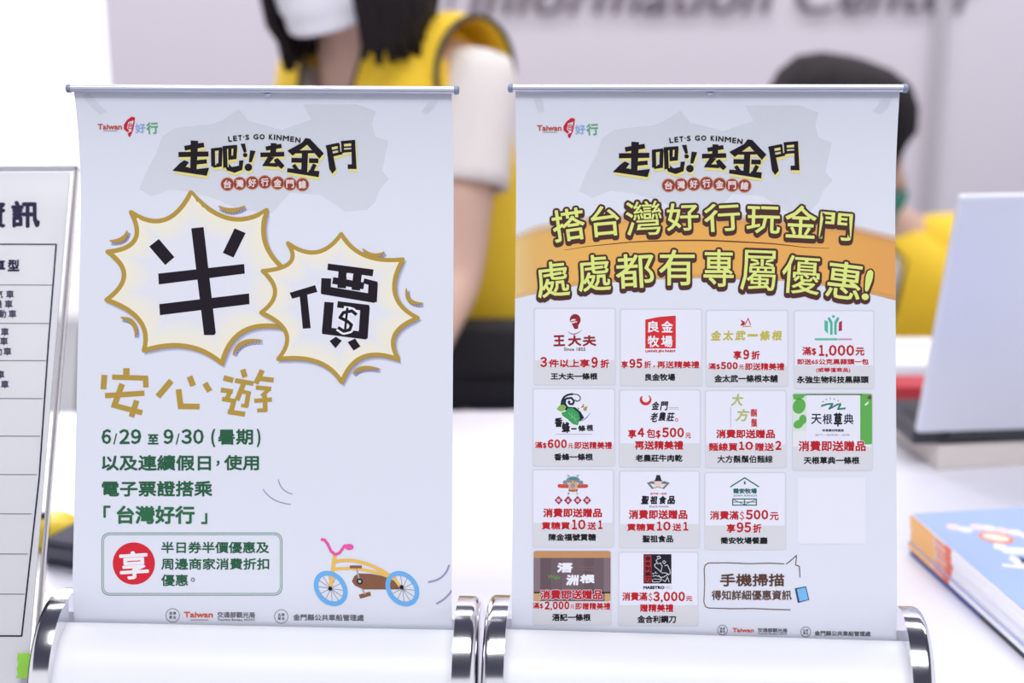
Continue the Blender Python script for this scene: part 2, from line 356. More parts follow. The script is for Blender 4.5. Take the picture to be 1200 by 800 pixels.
def banner(loc, rz, W, label, skew, dz, dt, dc, beta):
    PROF = poster_profile(dz, dt)
    t = thing('tabletop_roll_up_banner', label, 'banner', loc, rz, 'small roll-up banners on the table')
    h = W/2 + .0022
    pr = [p for p in arc_profile(.0445, .0505+dz, .019)]
    front = [p for p in pr if p[0] < -.005]; back = [p for p in pr if p[0] > .009]
    zf = max(p[1] for p in front) - .0015
    prof = back + [(.009, zf), (.008, .050+dz), (-.0035, .050+dz), (-.0045, zf+.0003)] + front
    bm = prism(bmesh.new(), prof, -h, h); obj('base_housing', bm, M_house, t, smooth=True)
    # pressed ridge along the front lip
    rb = tube(bmesh.new(), [(-h, -.0135, .0645+dz), (h, -.0135, .0645+dz)], .0012, 8); obj('front_ridge', rb, mat('ridge_strip', S(216, 217, 230), .4), t, smooth=True)
    obj('slot_lining', nb(-h+.0002, h-.0002, -.0034, .0079, .0495+dz, .0515+dz), M_black, t)
    for s in (-1, 1):
        x0, x1 = sorted((s*h, s*(h+.0118)))
        xs_ = [(s*h, 0), (s*(h+.0080), 0)] + [(s*(h+.0080+.0042*math.sin(a)), .0042*(1-math.cos(a))) for a in [math.radians(q) for q in (18, 36, 54, 72, 90)]]
        rg = [[(x, y, z) for y, z in arc_profile(.0485-i_, .0615+dc-i_, .019, 56)] for x, i_ in xs_]
        obj('end_cap', loft(bmesh.new(), rg, capa=True, capb=True), M_chrome, t, smooth=True)
    # poster sheet
    bm = bmesh.new(); nx = 12; rows = []
    for y, z in PROF: rows.append([bm.verts.new((-W/2 + W*i/nx, y, z)) for i in range(nx+1)])
    for A, B in zip(rows, rows[1:]):
        for i in range(nx): bm.faces.new((A[i], A[i+1], B[i+1], B[i]))
    back = [[bm.verts.new((-W/2 + W*i/nx, y+.0003, z)) for i in range(nx+1)] for y, z in PROF]
    for A, B in zip(back, back[1:]):
        for i in range(nx): bm.faces.new((A[i], B[i], B[i+1], A[i+1]))
    for A, B, C_, D_ in zip(rows, rows[1:], back, back[1:]):
        bm.faces.new((A[0], B[0], D_[0], C_[0])); bm.faces.new((A[nx], C_[nx], D_[nx], B[nx]))
    po = obj('poster', bm, M_poster, t, smooth=True)
    Pm = Matrix.Rotation(beta, 4, 'Y'); po.data.transform(Matrix.Shear('XY', 4, (0, 0)) if not skew else shear_x(-skew)); po.matrix_local = Pm
    top = Vector((0, PROF[-1][0], PROF[-1][1]))
    r = obj('top_rail', tube(bmesh.new(), [(-W/2-.0015, top.y, top.z+.0012), (W/2+.0015, top.y, top.z+.0012)], .0021, 20), M_alu, t, smooth=True); r.matrix_local = Pm @ Matrix.Translation((-skew*top.z, 0, 0))
    for s in (-1, 1):
        obj('rail_cap', tube(bmesh.new(), [(s*(W/2+.0012), top.y, top.z+.0012), (s*(W/2+.0017), top.y, top.z+.0012), (s*(W/2+.0036), top.y, top.z+.0012), (s*(W/2+.0042), top.y, top.z+.0012)], [.0018, .0025, .0025, .0016], 16), M_knob, r, smooth=True)
    lip = bmesh.new(); k = 0
    pts = [p for p in PROF if p[1] > PROF[-1][1]-.0052]
    ra = [[lip.verts.new((x, y-.0006, z)) for x in (-W/2, W/2)] for y, z in pts]
    for A, B in zip(ra, ra[1:]): lip.faces.new((A[0], A[1], B[1], B[0]))
    obj('rail_lip', lip, M_pocket, r)
    obj('support_pole', tube(bmesh.new(), [(0, .03, .06), (0, .0795, top.z-.012), (0, top.y+.001, top.z)], .0028, 10), M_alu, t, smooth=True)
    Mw = Matrix.Translation(loc) @ Matrix.Rotation(rz, 4, 'Z')
    g = sheet_mapper(Mw @ Pm @ shear_x(-skew), PROF, W/2)
    def mapper(P, L):
        q = g(P, L); q[:, 0] -= skew*q[:, 2]; return q
    return t, po, mapper
YAW = -math.radians(3.3)
b1, po1, map1 = banner((-.1375, .6905, TZ), YAW, .2100, 'left small roll-up banner with two gold starburst badges and a bicycle picture', .0165, .003, 0, .0045, .0065)
b2, po2, map2 = banner((.1036, .6865, TZ), -math.radians(4.6), .2085, 'right small roll-up banner with an orange band and a grid of offer cards', .0080, -.002, -.0005, -.0005, .0005)

C_gold = S(182, 150, 66); C_dk = S(30, 22, 33); C_grn = S(40, 96, 66); C_red = S(188, 30, 42); C_blk = S(30, 28, 34)
C_white = S(238, 238, 246); C_brown = S(80, 48, 45); C_lime = S(222, 234, 132); C_brick = S(150, 64, 58)
def clear_tapes(po, mp, spots):
    for q in spots:
        P = mp(np.array(q, float), np.full(len(q), 14.0)); bm = bmesh.new(); vs = [bm.verts.new(p) for p in P]
        n = len(vs)//2
        for i in range(n-1): bm.faces.new((vs[i], vs[i+1], vs[n+i+1], vs[n+i]))
        obj('clear_tape', bm, M_tape, po, smooth='all')
clear_tapes(po1, map1, [[(96, 112), (103, 120), (110, 128), (118, 134), (104, 108), (112, 117), (120, 125), (126, 131)],
                        [(502, 119), (497, 126), (493, 131), (514, 117), (508, 127), (500, 134)]])
clear_tapes(po2, map2, [[(1033, 116), (1028, 124), (1022, 130), (1045, 115), (1040, 127), (1030, 134)], [(625, 114), (628, 124), (631, 132), (634, 113), (637, 122), (638, 131)]])

def title(po, mp, Tx):
    K = Ink(lambda p: Tx(crop(80, 90, 5)(p))); Q = Ink(lambda p: Tx(crop(300, 90, 5)(p)))
    for dx, dy, c, ly in ((6, 17, S(232, 222, 138), 2), (0, 0, C_dk, 4)):
        def Lk(P, w, I=K): I.line([(x+dx, y+dy) for x, y in P], w, c, ly, join=False)
        def Pk(P, I=K): I.poly([(x+dx, y+dy) for x, y in P], c, ly + .35, step=60)
        Pk([(718, 372), (762, 375), (752, 560), (715, 560)]); Lk([(682, 418), (796, 398)], 28); Lk([(646, 455), (822, 452)], 30)
        Lk([(735, 503), (812, 495)], 25); Pk([(680, 488), (708, 500), (668, 558), (612, 548), (655, 505)]); Pk([(640, 530), (700, 528), (740, 542), (826, 532), (812, 580), (720, 566), (612, 550)])
        Lk([(848, 425), (850, 525)], 24); Lk([(838, 428), (902, 420)], 18); Lk([(893, 420), (890, 520)], 22); Lk([(848, 522), (900, 514)], 22)
        Lk([(905, 415), (990, 408)], 20); Lk([(917, 410), (922, 535)], 26); Lk([(980, 408), (976, 478)], 22); Lk([(948, 415), (946, 470)], 20); Lk([(915, 478), (985, 470)], 24)
        Pk([(908, 500), (935, 505), (960, 528), (1000, 520), (1002, 490), (1028, 488), (1020, 545), (975, 562), (930, 548)])
        Pk([(1010, 392), (1036, 390), (1046, 440), (1030, 445)]); K.disk(1037+dx, 458+dy, 13, c, ly)
        Pk([(1066, 430), (1098, 434), (1076, 500), (1058, 500)]); K.disk(1056+dx, 530+dy, 22, c, ly)
        Lq = lambda P, w: Lk(P, w, Q); Pq = lambda P: Pk(P, Q)
        Lq([(104, 388), (100, 465)], 34); Lq([(58, 420), (150, 404)], 25); Lq([(26, 457), (166, 453)], 27); Pq([(70, 468), (110, 470), (80, 505), (128, 505), (125, 528), (36, 522)]); Pq([(105, 485), (128, 475), (168, 520), (150, 540), (118, 515)])
        Pq([(290, 358), (316, 362), (398, 448), (372, 480), (300, 398), (215, 462), (184, 432), (270, 385)]); Lq([(235, 440), (350, 438)], 18); Lq([(208, 488), (366, 492)], 28); Lq([(288, 435), (283, 560)], 36)
        Lq([(220, 515), (243, 548)], 22); Lq([(345, 512), (325, 555)], 24); Pq([(185, 535), (372, 552), (368, 588), (182, 558)])
        Pq([(412, 408), (442, 405), (470, 542), (448, 568), (430, 540)]); Lq([(410, 410), (488, 394)], 18); Lq([(425, 436), (485, 424)], 9); Lq([(430, 462), (505, 446)], 17); Lq([(484, 392), (490, 455)], 13)
        Lq([(507, 376), (510, 446)], 15); Lq([(498, 385), (582, 378)], 19); Lq([(500, 413), (580, 408)], 9); Lq([(503, 436), (580, 430)], 16); Pq([(558, 374), (581, 373), (590, 540), (562, 540)]); Lq([(538, 526), (588, 526)], 27)
    K.build('headline_lettering', mp, po); Q.build('headline_lettering', mp, po)
    I = Ink(Tx); s = "LET'S GO KINMEN"; x = 267.0; W_ = {' ': 3.0, "'": 2.2, 'I': 2.6, 'M': 8.3, 'G': 6.8, 'O': 7.0, 'N': 7.0}
    for ch in s:
        w_ = W_.get(ch, 5.4); xc = x + w_/2; u = (xc-309)/42; y = 160.2 + 3.6*u*u + .6*u
        if ch != ' ':
            hh = 3.2 if ch != "'" else 1.5
            I.text(ch, xc-w_/2+.4, y-hh, xc+w_/2-.4, y+hh - (0 if ch != "'" else 1.5), S(44, 40, 30), .35, rot=math.radians(7*u))
        x += w_ + .45
    for k, (cx, cy) in enumerate(((266.6, 215.7), (281, 215), (295.6, 214.2), (310.4, 213.2), (325.4, 214.3), (340, 215.4), (354.4, 216.2))):
        I.disk(cx, cy, 8.2, S(205, 150, 110), 1 + (k % 2)*.3); I.disk(cx, cy, 7.2, C_brick, 2)
        I.text('台灣好行金門線'[k], cx-4.6, cy-4.8, cx+4.6, cy+4.8, S(232, 214, 212), .35, layer=3, rot=random.uniform(-.1, .1))
    I.build('subtitle_lettering', mp, po)
    I = Ink(Tx)
    I.text('Taiwan', 114.5, 145, 143, 151.8, S(196, 92, 76), .35); I.rect(121, 152.8, 138, 153.8, S(170, 170, 175))
    isl = [(154, 136.5), (158.4, 137.5), (157.6, 145), (155.8, 153), (152.5, 160.5), (150.5, 159.5), (150, 155.5), (145, 151), (145.2, 146), (148.5, 141)]
    I.poly(isl, S(200, 40, 60), 1); I.poly([(150.5, 143), (156.6, 141), (155, 151), (152.5, 154.5), (149, 150)], S(228, 218, 226), 2)
    I.text('台', 150, 143.2, 156, 151.5, S(200, 50, 70), .2, layer=4, rot=.1); I.line([(149, 155.5), (154.4, 153.2)], 1, S(228, 218, 226), 3)
    I.text('好', 158.5, 144.5, 170.5, 155.8, S(150, 180, 226), .35, rot=-.08); I.text('行', 171.5, 143, 185.5, 157, S(96, 172, 120), .35, rot=-.05)
    I.build('small_logo', mp, po)
    I = Ink(Tx); c = (*S(204, 206, 204)[:3], .15)
    I.poly([(355, 122), (418, 122), (440, 130), (436, 145), (440, 160), (455, 165), (448, 200), (456, 210), (445, 222), (440, 236), (430, 246), (405, 248), (375, 228), (340, 226), (318, 250), (280, 245), (250, 232), (225, 225), (200, 222), (178, 230), (163, 222), (172, 200), (183, 180), (190, 160), (205, 150), (250, 145), (262, 140), (280, 128), (292, 142), (330, 152), (365, 140)], c, -3)
    I.build('pale_map_print', mp, po, soft=True)
title(po1, map1, lambda p: p)
title(po2, map2, lambda p: np.stack([718 + (p[:, 0]-202)*1.0139, 166.5 + (p[:, 1]-165)*1.0], 1))

# --- left poster: starbursts
def star(T, tips, vias, w, accents, base):
    pts = []
    for i in range(len(tips)): pts += bez(tips[i], vias[i], tips[(i+1) % len(tips)], 12)[:-1]
    n = len(pts); I = Ink(T); cx = sum(p[0] for p in pts)/n; cy = sum(p[1] for p in pts)/n
    # soft printed shadow
    cs = S(150, 140, 175)[:3]; off = [(p[0]+9, p[1]+12) for p in pts]; V = []; C = []
    nrm = []
    for i in range(n):
        a, b = np.array(off[i-1]), np.array(off[(i+1) % n]); d = b-a; d = d/ (np.hypot(*d)+1e-9); nrm.append(np.array([d[1], -d[0]]))
    if sum((nrm[i] @ (np.array(off[i])-[cx, cy])) for i in range(n)) < 0: nrm = [-q for q in nrm]
    Sh = Ink(T)
    for k, (o_, al) in enumerate(((-8, .55), (4, .45), (16, 0))):
        V += [tuple(np.array(off[i]) + nrm[i]*o_) for i in range(n)]; C += [(*cs, al)]*n
    F = []
    for k in range(2): F += [(k*n+i, k*n+(i+1) % n, (k+1)*n+(i+1) % n, (k+1)*n+i) for i in range(n)]
    Sh.add(V, F, C, base-1); 
    for a in accents: Sh.line([(x+7, y+10) for x, y in bez(*a)], w*1.1, (*cs, .3), base-.5)
    # cream fill, lighter at the centre
    rings = []; col = []
    for k, (q, c) in enumerate(((1, S(243, 236, 214)), (.82, S(238, 234, 222)), (.6, S(228, 229, 238)), (.3, S(228, 229, 240)))):
        rings += [(cx+(p[0]-cx)*q, cy+(p[1]-cy)*q) for p in pts]; col += [c]*n
    rings.append((cx, cy)); col.append(S(228, 229, 240))
    F = []
    for k in range(3): F += [(k*n+i, k*n+(i+1) % n, (k+1)*n+(i+1) % n, (k+1)*n+i) for i in range(n)]
    F += [(3*n+i, 3*n+(i+1) % n, 4*n) for i in range(n)]
    I.add(rings, F, col, base); I.line(pts, w, C_gold, base+1, closed=True)
    for a in accents: I.line(bez(*a), w, C_gold, base+1, taper=True)
    return I, Sh
T3 = crop(100, 220, 4); T4 = crop(300, 240, 4)
tips = [(495, 22), (850, 105), (945, 390), (935, 655), (640, 822), (275, 762), (100, 525), (105, 300), (215, 115)]
vias = [(672, 143), (845, 262), (900, 520), (740, 672), (475, 742), (255, 622), (182, 410), (232, 245), (372, 150)]
I, Sh = star(T3, tips, vias, 21.5, [((625, 85), (685, 106), (748, 85)), ((196, 200), (172, 240), (114, 248)), ((166, 608), (222, 632), (235, 695)), ((693, 780), (738, 728), (826, 714))], 2)
Sh.build('badge_shadow_print', map1, po1, soft=True)
for P in ([(300, 275), (345, 240), (418, 325), (375, 362)], [(700, 190), (752, 212), (695, 327), (645, 305)], [(497, 190), (555, 184), (612, 680), (605, 690), (557, 690)], [(342, 402), (745, 357), (748, 402), (345, 453)], [(347, 545), (768, 495), (770, 545), (350, 597)]):
    I.poly(P, C_dk, 5 + .1*len(I.F) % .3, step=48)
I.build('starburst_badge', map1, po1)
tips = [(400, 137), (688, 256), (758, 530), (668, 724), (402, 830), (105, 722), (25, 505), (32, 310), (150, 180)]
vias = [(512, 238), (652, 418), (650, 610), (502, 712), (288, 735), (142, 600), (90, 410), (160, 270), (285, 222)]
I, Sh = star(T4, tips, vias, 19.5, [((500, 205), (548, 236), (602, 220)), ((705, 392), (722, 448), (780, 460)), ((455, 790), (500, 765), (578, 768))], 7)
Sh.build('badge_shadow_print', map1, po1, soft=True)
Pd = lambda P: I.poly(P, C_dk, 10, step=48)
Pd([(158, 412), (278, 376), (288, 408), (170, 440)]); I.poly([(205, 425), (240, 415), (257, 578), (220, 580)], C_dk, 10.2, step=48)
Pd([(338, 275), (552, 303), (547, 335), (335, 305)])
for k, (P, wd) in enumerate((([(408, 300), (402, 390)], 40), ([(478, 312), (468, 400)], 40), ([(360, 354), (506, 380)], 32))): I.line(P, wd, C_dk, 10.3 + .15*k, join=False)
I.poly([(425, 323), (455, 327), (453, 342), (424, 338)], C_white, 11.6)
for k, (P, wd) in enumerate((([(330, 344), (327, 412)], 46), ([(308, 398), (560, 440)], 40), ([(545, 455), (550, 366)], 44), ([(505, 356), (568, 372)], 24))): I.line(P, wd, C_dk, 10.2 + .15*k, join=False)
for k, (P, wd) in enumerate((([(343, 456), (331, 598)], 44), ([(312, 588), (520, 614)], 34), ([(502, 625), (512, 476)], 44), ([(382, 466), (530, 484)], 30))): I.line(P, wd, C_dk, 10.2 + .15*k, join=False)
Pd([(345, 638), (375, 618), (403, 636), (373, 672)]); Pd([(430, 643), (465, 626), (490, 663), (458, 683)])
SD = [(472, 515), (450, 497), (410, 505), (394, 528), (428, 545), (448, 562), (440, 585), (412, 592), (385, 574)]
I.line(SD, 34, C_white, 12); I.line([(429, 476), (417, 604)], 32, C_white, 12.5); I.line(SD, 15, C_dk, 14); I.line([(429, 482), (417, 598)], 11, C_dk, 15)
I.build('starburst_badge', map1, po1)
# 安心遊
I = Ink(crop(100, 420, 4.444)); k = 0
for P, wd in (([(214, 50), (214, 92)], 33), ([(100, 85), (94, 160)], 30), ([(140, 96), (326, 102)], 26), ([(314, 98), (316, 150)], 28), ([(103, 193), (308, 180)], 27), ([(192, 132), (150, 248)], 30), ([(137, 240), (297, 282)], 27), ([(268, 218), (240, 304)], 29),
              ([(448, 115), (378, 198)], 31), ([(486, 160), (498, 262)], 30), ([(485, 248), (595, 250)], 29), ([(543, 93), (562, 142)], 31), ([(623, 128), (648, 170)], 30),
              ([(720, 100), (770, 114)], 28), ([(706, 163), (768, 172)], 24), ([(757, 165), (735, 215)], 24), ([(712, 210), (785, 222)], 22), ([(775, 215), (757, 285)], 26), ([(742, 276), (832, 290)], 25),
              ([(820, 57), (832, 97)], 28), ([(780, 114), (876, 130)], 24), ([(828, 122), (790, 216)], 26), ([(820, 172), (862, 182)], 20), ([(850, 178), (838, 250)], 24), ([(812, 243), (848, 248)], 18),
              ([(922, 60), (888, 130)], 27), ([(900, 103), (981, 112)], 25), ([(888, 150), (968, 158)], 22), ([(958, 158), (918, 196)], 20), ([(880, 220), (972, 213)], 22), ([(934, 190), (938, 275)], 24), ([(895, 270), (945, 268)], 20)):
    I.line([P[0], P[1]], wd, C_gold, 2 + (k % 7)*.15, join=False); k += 1
I.build('gold_lettering', map1, po1)
I = Ink(crop(100, 420, 4.444))
tx = lambda *a, **q: I.text(*a, **q)
tx('6', 85, 367, 135, 445, C_grn, 2.8); tx('/', 146, 390, 166, 447, C_grn, 1); tx('29', 177, 367, 292, 445, C_grn, 2.8); tx('至', 325, 394, 382, 447, C_grn, 2.2); tx('9', 407, 367, 460, 445, C_grn, 2.8)
tx('/', 471, 390, 491, 447, C_grn, 1); tx('30', 500, 367, 617, 445, C_grn, 2.8); tx('(', 655, 365, 677, 462, C_grn, 2.8); tx('暑期', 690, 367, 874, 449, C_grn, 2.5); tx(')', 893, 365, 913, 462, C_grn, 2.8)
tx('以及連續假日', 85, 502, 655, 584, C_grn, 2.5); tx('，', 682, 530, 700, 560, C_grn, 2); tx('使用', 723, 502, 905, 582, C_grn, 2.5); tx('電子票證搭乘', 86, 636, 662, 718, C_grn, 2.5)
I.T = crop(80, 590, 4.615)
C_g2 = S(48, 108, 72)
tx('「', 190, 10, 229, 76, C_g2, 3.2); tx('台灣好行', 262, 10, 685, 110, C_g2, 3.6); tx('」', 718, 50, 753, 110, C_g2, 3.2)
I.build('offer_dates_lettering', map1, po1)
I = Ink(crop(80, 590, 4.615)); C_ln = S(104, 146, 126)
I.poly(rrect(180, 156, 1158, 496, 42), C_ln, 1, hole=rrect(184, 160, 1154, 492, 39), step=50); I.poly(rrect(190, 166, 1148, 486, 34), C_ln, 1.3, hole=rrect(193, 169, 1145, 483, 32), step=50)
I.disk(355, 323, 114, S(214, 40, 56), 2, n=40); I.text('享', 277, 256, 435, 408, S(240, 236, 242), 4.2, layer=4, rot=-.06)
I.text('半日券半價優惠及', 503, 205, 1087, 268, C_grn, 1.6); I.text('周邊商家消費折扣', 503, 294, 1087, 357, C_grn, 1.6); I.text('優惠', 503, 382, 648, 445, C_grn, 1.6); I.disk(674, 411, 11, C_grn, 3, hole=4)
I.build('discount_box_print', map1, po1)
def footer(po, mp, T, x1, y1, k=1.0, sl=0):
    I = Ink(T); g = S(112, 108, 116)
    def circ(cx, s):
        I.disk(cx, y1, 38*k, g, 1, hole=3, n=32)
        for j, ch in enumerate(s): I.text(ch, cx-19*k+(j % 2)*21*k, y1-20*k+(j//2)*22*k, cx-2*k+(j % 2)*21*k, y1-3*k+(j//2)*22*k, g, .5)
    return I, circ, g
I, circ, g = footer(po1, map1, crop(80, 590, 4.615), 0, 603)
circ(565, '指導單位'); I.text('Taiwan', 625, 583, 783, 615, S(216, 100, 78), 2); I.rect(662, 625, 757, 630, S(160, 155, 160))
I.text('交通部觀光局', 806, 584, 1010, 616, g, .8, sl=2); I.text('Tourism Bureau, MOTC', 808, 620, 1010, 634, g, .4, sl=2)
I.T = crop(310, 600, 5); 
I.disk(98, 610, 41, g, 1, hole=3, n=32)
for j, ch in enumerate('主辦單位'): I.text(ch, 78+(j % 2)*22, 590+(j//2)*23, 96+(j % 2)*22, 608+(j//2)*23, g, .5)
I.text('金門縣公共車船管理處', 168, 597, 582, 635, g, 1.0, sl=3)
I.build('footer_lettering', map1, po1)
# bicycle picture
I = Ink(crop(310, 600, 5)); C_fr = S(236, 192, 98)
for cx, cy in ((388, 446), (808, 447)):
    n = 36; P0 = []; P1 = []
    for t in range(n):
        a = t*2*math.pi/n; e = lambda ra, rb, th: (cx + math.cos(th)*ra*math.cos(a) - math.sin(th)*rb*math.sin(a), cy + math.sin(th)*ra*math.cos(a)+math.cos(th)*rb*math.sin(a))
        P0.append(e(112, 90, math.radians(50))); P1.append(e(84, 63, math.radians(50)))
    I.add(P0+P1, [(i, (i+1) % n, n+(i+1) % n, n+i) for i in range(n)], S(112, 178, 234), 4)
    for q in range(12):
        j = P1[(q*3+1) % n]; I.line([(cx, cy), j], 2.4, S(90, 84, 104), 2+.1*(q % 3), join=False)
I.poly([(512, 405), (525, 375), (550, 358), (620, 360), (760, 385), (800, 430), (790, 452), (580, 452), (530, 430)], S(136, 92, 70), 1, step=20)
I.line(bez((410, 290), (580, 296), (770, 395), 14), 20, C_fr, 3); I.line(bez((410, 332), (590, 338), (760, 392), 12), 17, C_fr, 3)
I.line([(412, 252), (388, 432)], 24, C_fr, 5); I.line([(760, 388), (800, 440)], 16, C_fr, 3.5, join=False)
I.line([(500, 320), (570, 320)], 17, S(140, 92, 66), 5); I.line([(540, 330), (558, 405)], 9, S(170, 166, 180), 5.5); I.line([(572, 448), (590, 480)], 9, S(170, 166, 180), 5.5)
I.line([(557, 494), (622, 476)], 24, S(140, 92, 66), 5); I.disk(558, 405, 18, C_blk, 6); I.disk(558, 405, 9, S(190, 190, 200), 7); I.disk(385, 447, 12, C_blk, 6.5); I.disk(803, 438, 12, C_blk, 6.5)
I.line([(330, 158), (352, 162), (370, 185), (390, 228), (415, 248), (440, 238), (470, 196), (500, 198)], 17, S(236, 92, 164), 6); I.disk(497, 203, 26, S(236, 92, 164), 7.2, ry=18)
I.build('bicycle_picture', map1, po1); C_mo = S(158, 152, 190)
for T, q, wd in ((crop(310, 600, 5), ((1082, 308), (1040, 378), (958, 409)), 11), (crop(310, 600, 5), ((1098, 455), (1062, 500), (1006, 536)), 11), (crop(310, 440, 4.444), ((-8, 590), (50, 645), (138, 670)), 5), (crop(310, 440, 4.444), ((72, 540), (96, 590), (146, 617)), 5)):
    I = Ink(T); I.line(bez(*q), wd, C_mo, 2); I.build('motion_mark', map1, po1)


# --- right poster: orange band and headline
I = Ink(); top = [(601.5, 272), (625, 263), (675, 253), (735, 249), (800, 248), (868, 250), (950, 256), (1000, 262), (1050.5, 274)]; bot = [(600.5, 350), (629, 344), (675, 335), (747, 328), (820, 326), (916, 329), (975, 336), (1010, 342), (1050, 352)]
cs = [S(240, 205, 140), S(236, 188, 110), S(234, 180, 96), S(234, 178, 94), S(234, 176, 92), S(234, 174, 92), S(232, 172, 92), S(230, 168, 90), S(228, 164, 92)]
V = []; C = []; n = len(top)
for j in range(13):
    u = j/12; al = min(1, j/2*.9+.05) if j < 3 else (1 if j < 12 else .55)
    for i in range(n): V.append((top[i][0]*(1-u)+bot[i][0]*u, top[i][1]*(1-u)+bot[i][1]*u)); C.append((*cs[i][:3], al*(.9 if i in (0, 1) else 1)))
I.add(V, [(j*n+i, j*n+i+1, (j+1)*n+i+1, (j+1)*n+i) for j in range(12) for i in range(n-1)], C, 0)
I.build('orange_band_print', map2, po2, soft=True)
I = Ink()
I.line([(661, 293), (690, 288.5), (715, 286), (740, 283.5), (761, 282.5), (785, 281.8), (810, 281.6), (835, 281.8), (860, 283), (880, 284), (905, 285.5), (925, 287.5), (940, 289.5), (972, 291)], 1.7, S(110, 66, 40), 2, taper=True)
H1 = [('搭', 262, 122, 452, 312, -8, 0), ('台', 487, 105, 655, 285, -5, 0), ('灣', 692, 78, 902, 278, -3, 0), ('好', 930, 90, 1118, 252, -2, 0), ('行', 25, 92, 236, 256, -3, 1), ('玩', 275, 108, 472, 268, 2, 1), ('金', 500, 104, 684, 295, 3, 1), ('門', 702, 146, 892, 306, 5, 1),
      ('處', 168, 432, 358, 640, -6, 0), ('處', 410, 393, 600, 606, -4, 0), ('都', 632, 386, 858, 588, -3, 0), ('有', 886, 362, 1096, 572, 0, 0), ('專', 22, 360, 200, 580, 1, 1), ('屬', 240, 366, 446, 602, 2, 1), ('優', 482, 398, 705, 622, 4, 1), ('惠', 745, 434, 948, 652, 7, 1), ('!', 962, 478, 1006, 660, 12, 1)]
for ch, x0, y0, x1, y1, r, c in H1:
    T = crop(595 if c == 0 else 820, 220, 5); (a, b), (p, q) = T(np.array([(x0, y0), (x1, y1)], float))
    dn = ch in '灣屬優'
    I.text(ch, a, b, p, q, C_lime, (.2 if dn else .45) if ch != '!' else 1.1, layer=6, rot=math.radians(r), ring=8, drop=(C_brown, 2.9, 0, 3.2, 3))
I.build('headline_lettering', map2, po2)

# --- offer cards
A5 = (615, 355); RED = C_red; BK = C_blk
def T_(ox, oy, k=5.4545): return crop(ox, oy, k)
def card(T, x0, y0, x1, y1, split, items, logo=None, base=True):
    I = Ink(T)
    if base:
        I.rect(x0-5, y0-5, x1+5, y1+5, S(214, 214, 222), 0, r=16); I.rect(x0+3, y0+3, x1-3, y1-3, S(233, 234, 246), .6, r=12)
        I.rect(x0+4, split, x1-4, y1-4, S(217, 218, 223), 1.2, r=4)
    if logo: logo(I)
    for it in items:
        s, a, b, c, d, col = it[:6]; h = d-b; wt = (2.7 if col is RED else 2.1) if h > 30 else 1.2
        if s[0] in '0123456789': wt = 3.4
        elif len(it) > 6: wt = it[6]*.62
        if col is RED and len(it) < 8: I.text(s, a-3, b-3, c+3, d+3, S(236, 236, 244), wt+3, layer=3, ring=6)
        I.text(s, a, b, c, d, col, wt, layer=4.2, ring=6)
    return I.build('offer_card', map2, po2)
DR = S(150, 36, 52)
def logo11(I):
    I.disk(322, 108, 35, DR, 2, ry=38); I.disk(312, 122, 22, C_white, 2.6, ry=20); I.line([(292, 118), (334, 112)], 5, DR, 3.2); I.disk(303, 120, 8, DR, 3.5, hole=2.5, n=12); I.disk(323, 117, 8, DR, 3.5, hole=2.5, n=12)
    I.poly([(300, 132), (345, 120), (340, 165), (318, 166)], DR, 3.1); I.line(bez((275, 180), (315, 198), (365, 172)), 6, DR, 3, taper=True)
    for s, a, c in (('王', 182, 258), ('大', 275, 362), ('夫', 368, 458)): I.text(s, a, 205, c, 276, DR, 3.5, rot=-.03)
    I.text('Since 1855', 250, 284, 388, 306, S(120, 70, 90), .8)
card(T_(*A5), 62, 35, 578, 520, 365, [('3', 98, 343, 143, 410, RED), ('件以上享', 153, 358, 415, 412, RED), ('9', 425, 343, 468, 415, RED), ('折', 482, 360, 540, 415, RED), ('王大夫一條根', 165, 446, 466, 490, BK)], logo11)
def logo12(I):
    I.poly([(770, 106), (860, 88), (965, 80), (965, 290), (770, 290)], S(214, 48, 52), 2, step=60)
    for s, a, b in (('良', 785, 114), ('金', 873, 114), ('牧', 785, 208), ('場', 871, 208)): I.text(s, a, b, a+74, b+74, C_white, 2.2, layer=3)
    I.text('LIANG JIN FARM', 770, 299, 962, 319, RED, 1.4)
card(T_(*A5), 612, 40, 1130, 528, 400, [('享', 616, 370, 660, 417, RED, 3), ('95', 668, 356, 752, 416, RED), ('折', 762, 370, 808, 417, RED, 3), ('，', 820, 398, 833, 414, RED, 1.5), ('再送精美禮', 845, 370, 1116, 418, RED, 3), ('良金牧場', 768, 450, 962, 497, BK)], logo12)
def logo13(I):
    I.poly([(230, 105), (262, 120), (258, 142), (230, 145), (244, 125)], S(170, 40, 50), 2); I.line([(262, 140), (282, 98), (298, 140)], 7, S(206, 90, 90), 2.4); I.line([(245, 150), (300, 148)], 7, S(200, 160, 60), 3)
    for k, s in enumerate('金太武一條根'): I.text(s, 44+k*78, 176 + (22 if s == '一' else 0), 110+k*78, 240 - (26 if s == '一' else 0), S(196, 186, 78), 2.6, shear=.12)
T6 = T_(825, 355)
card(T6, 15, 48, 535, 530, 400, [('享', 187, 304, 240, 360, RED), ('9', 250, 296, 290, 361, RED), ('折', 302, 305, 358, 361, RED), ('滿$', 28, 383, 103, 426, RED, 2.8), ('500', 107, 376, 216, 424, RED), ('元', 224, 394, 254, 424, RED, 2), ('即送精美禮', 262, 382, 514, 430, RED, 3), ('金太武一條根本舖', 65, 458, 472, 507, BK)], logo13)
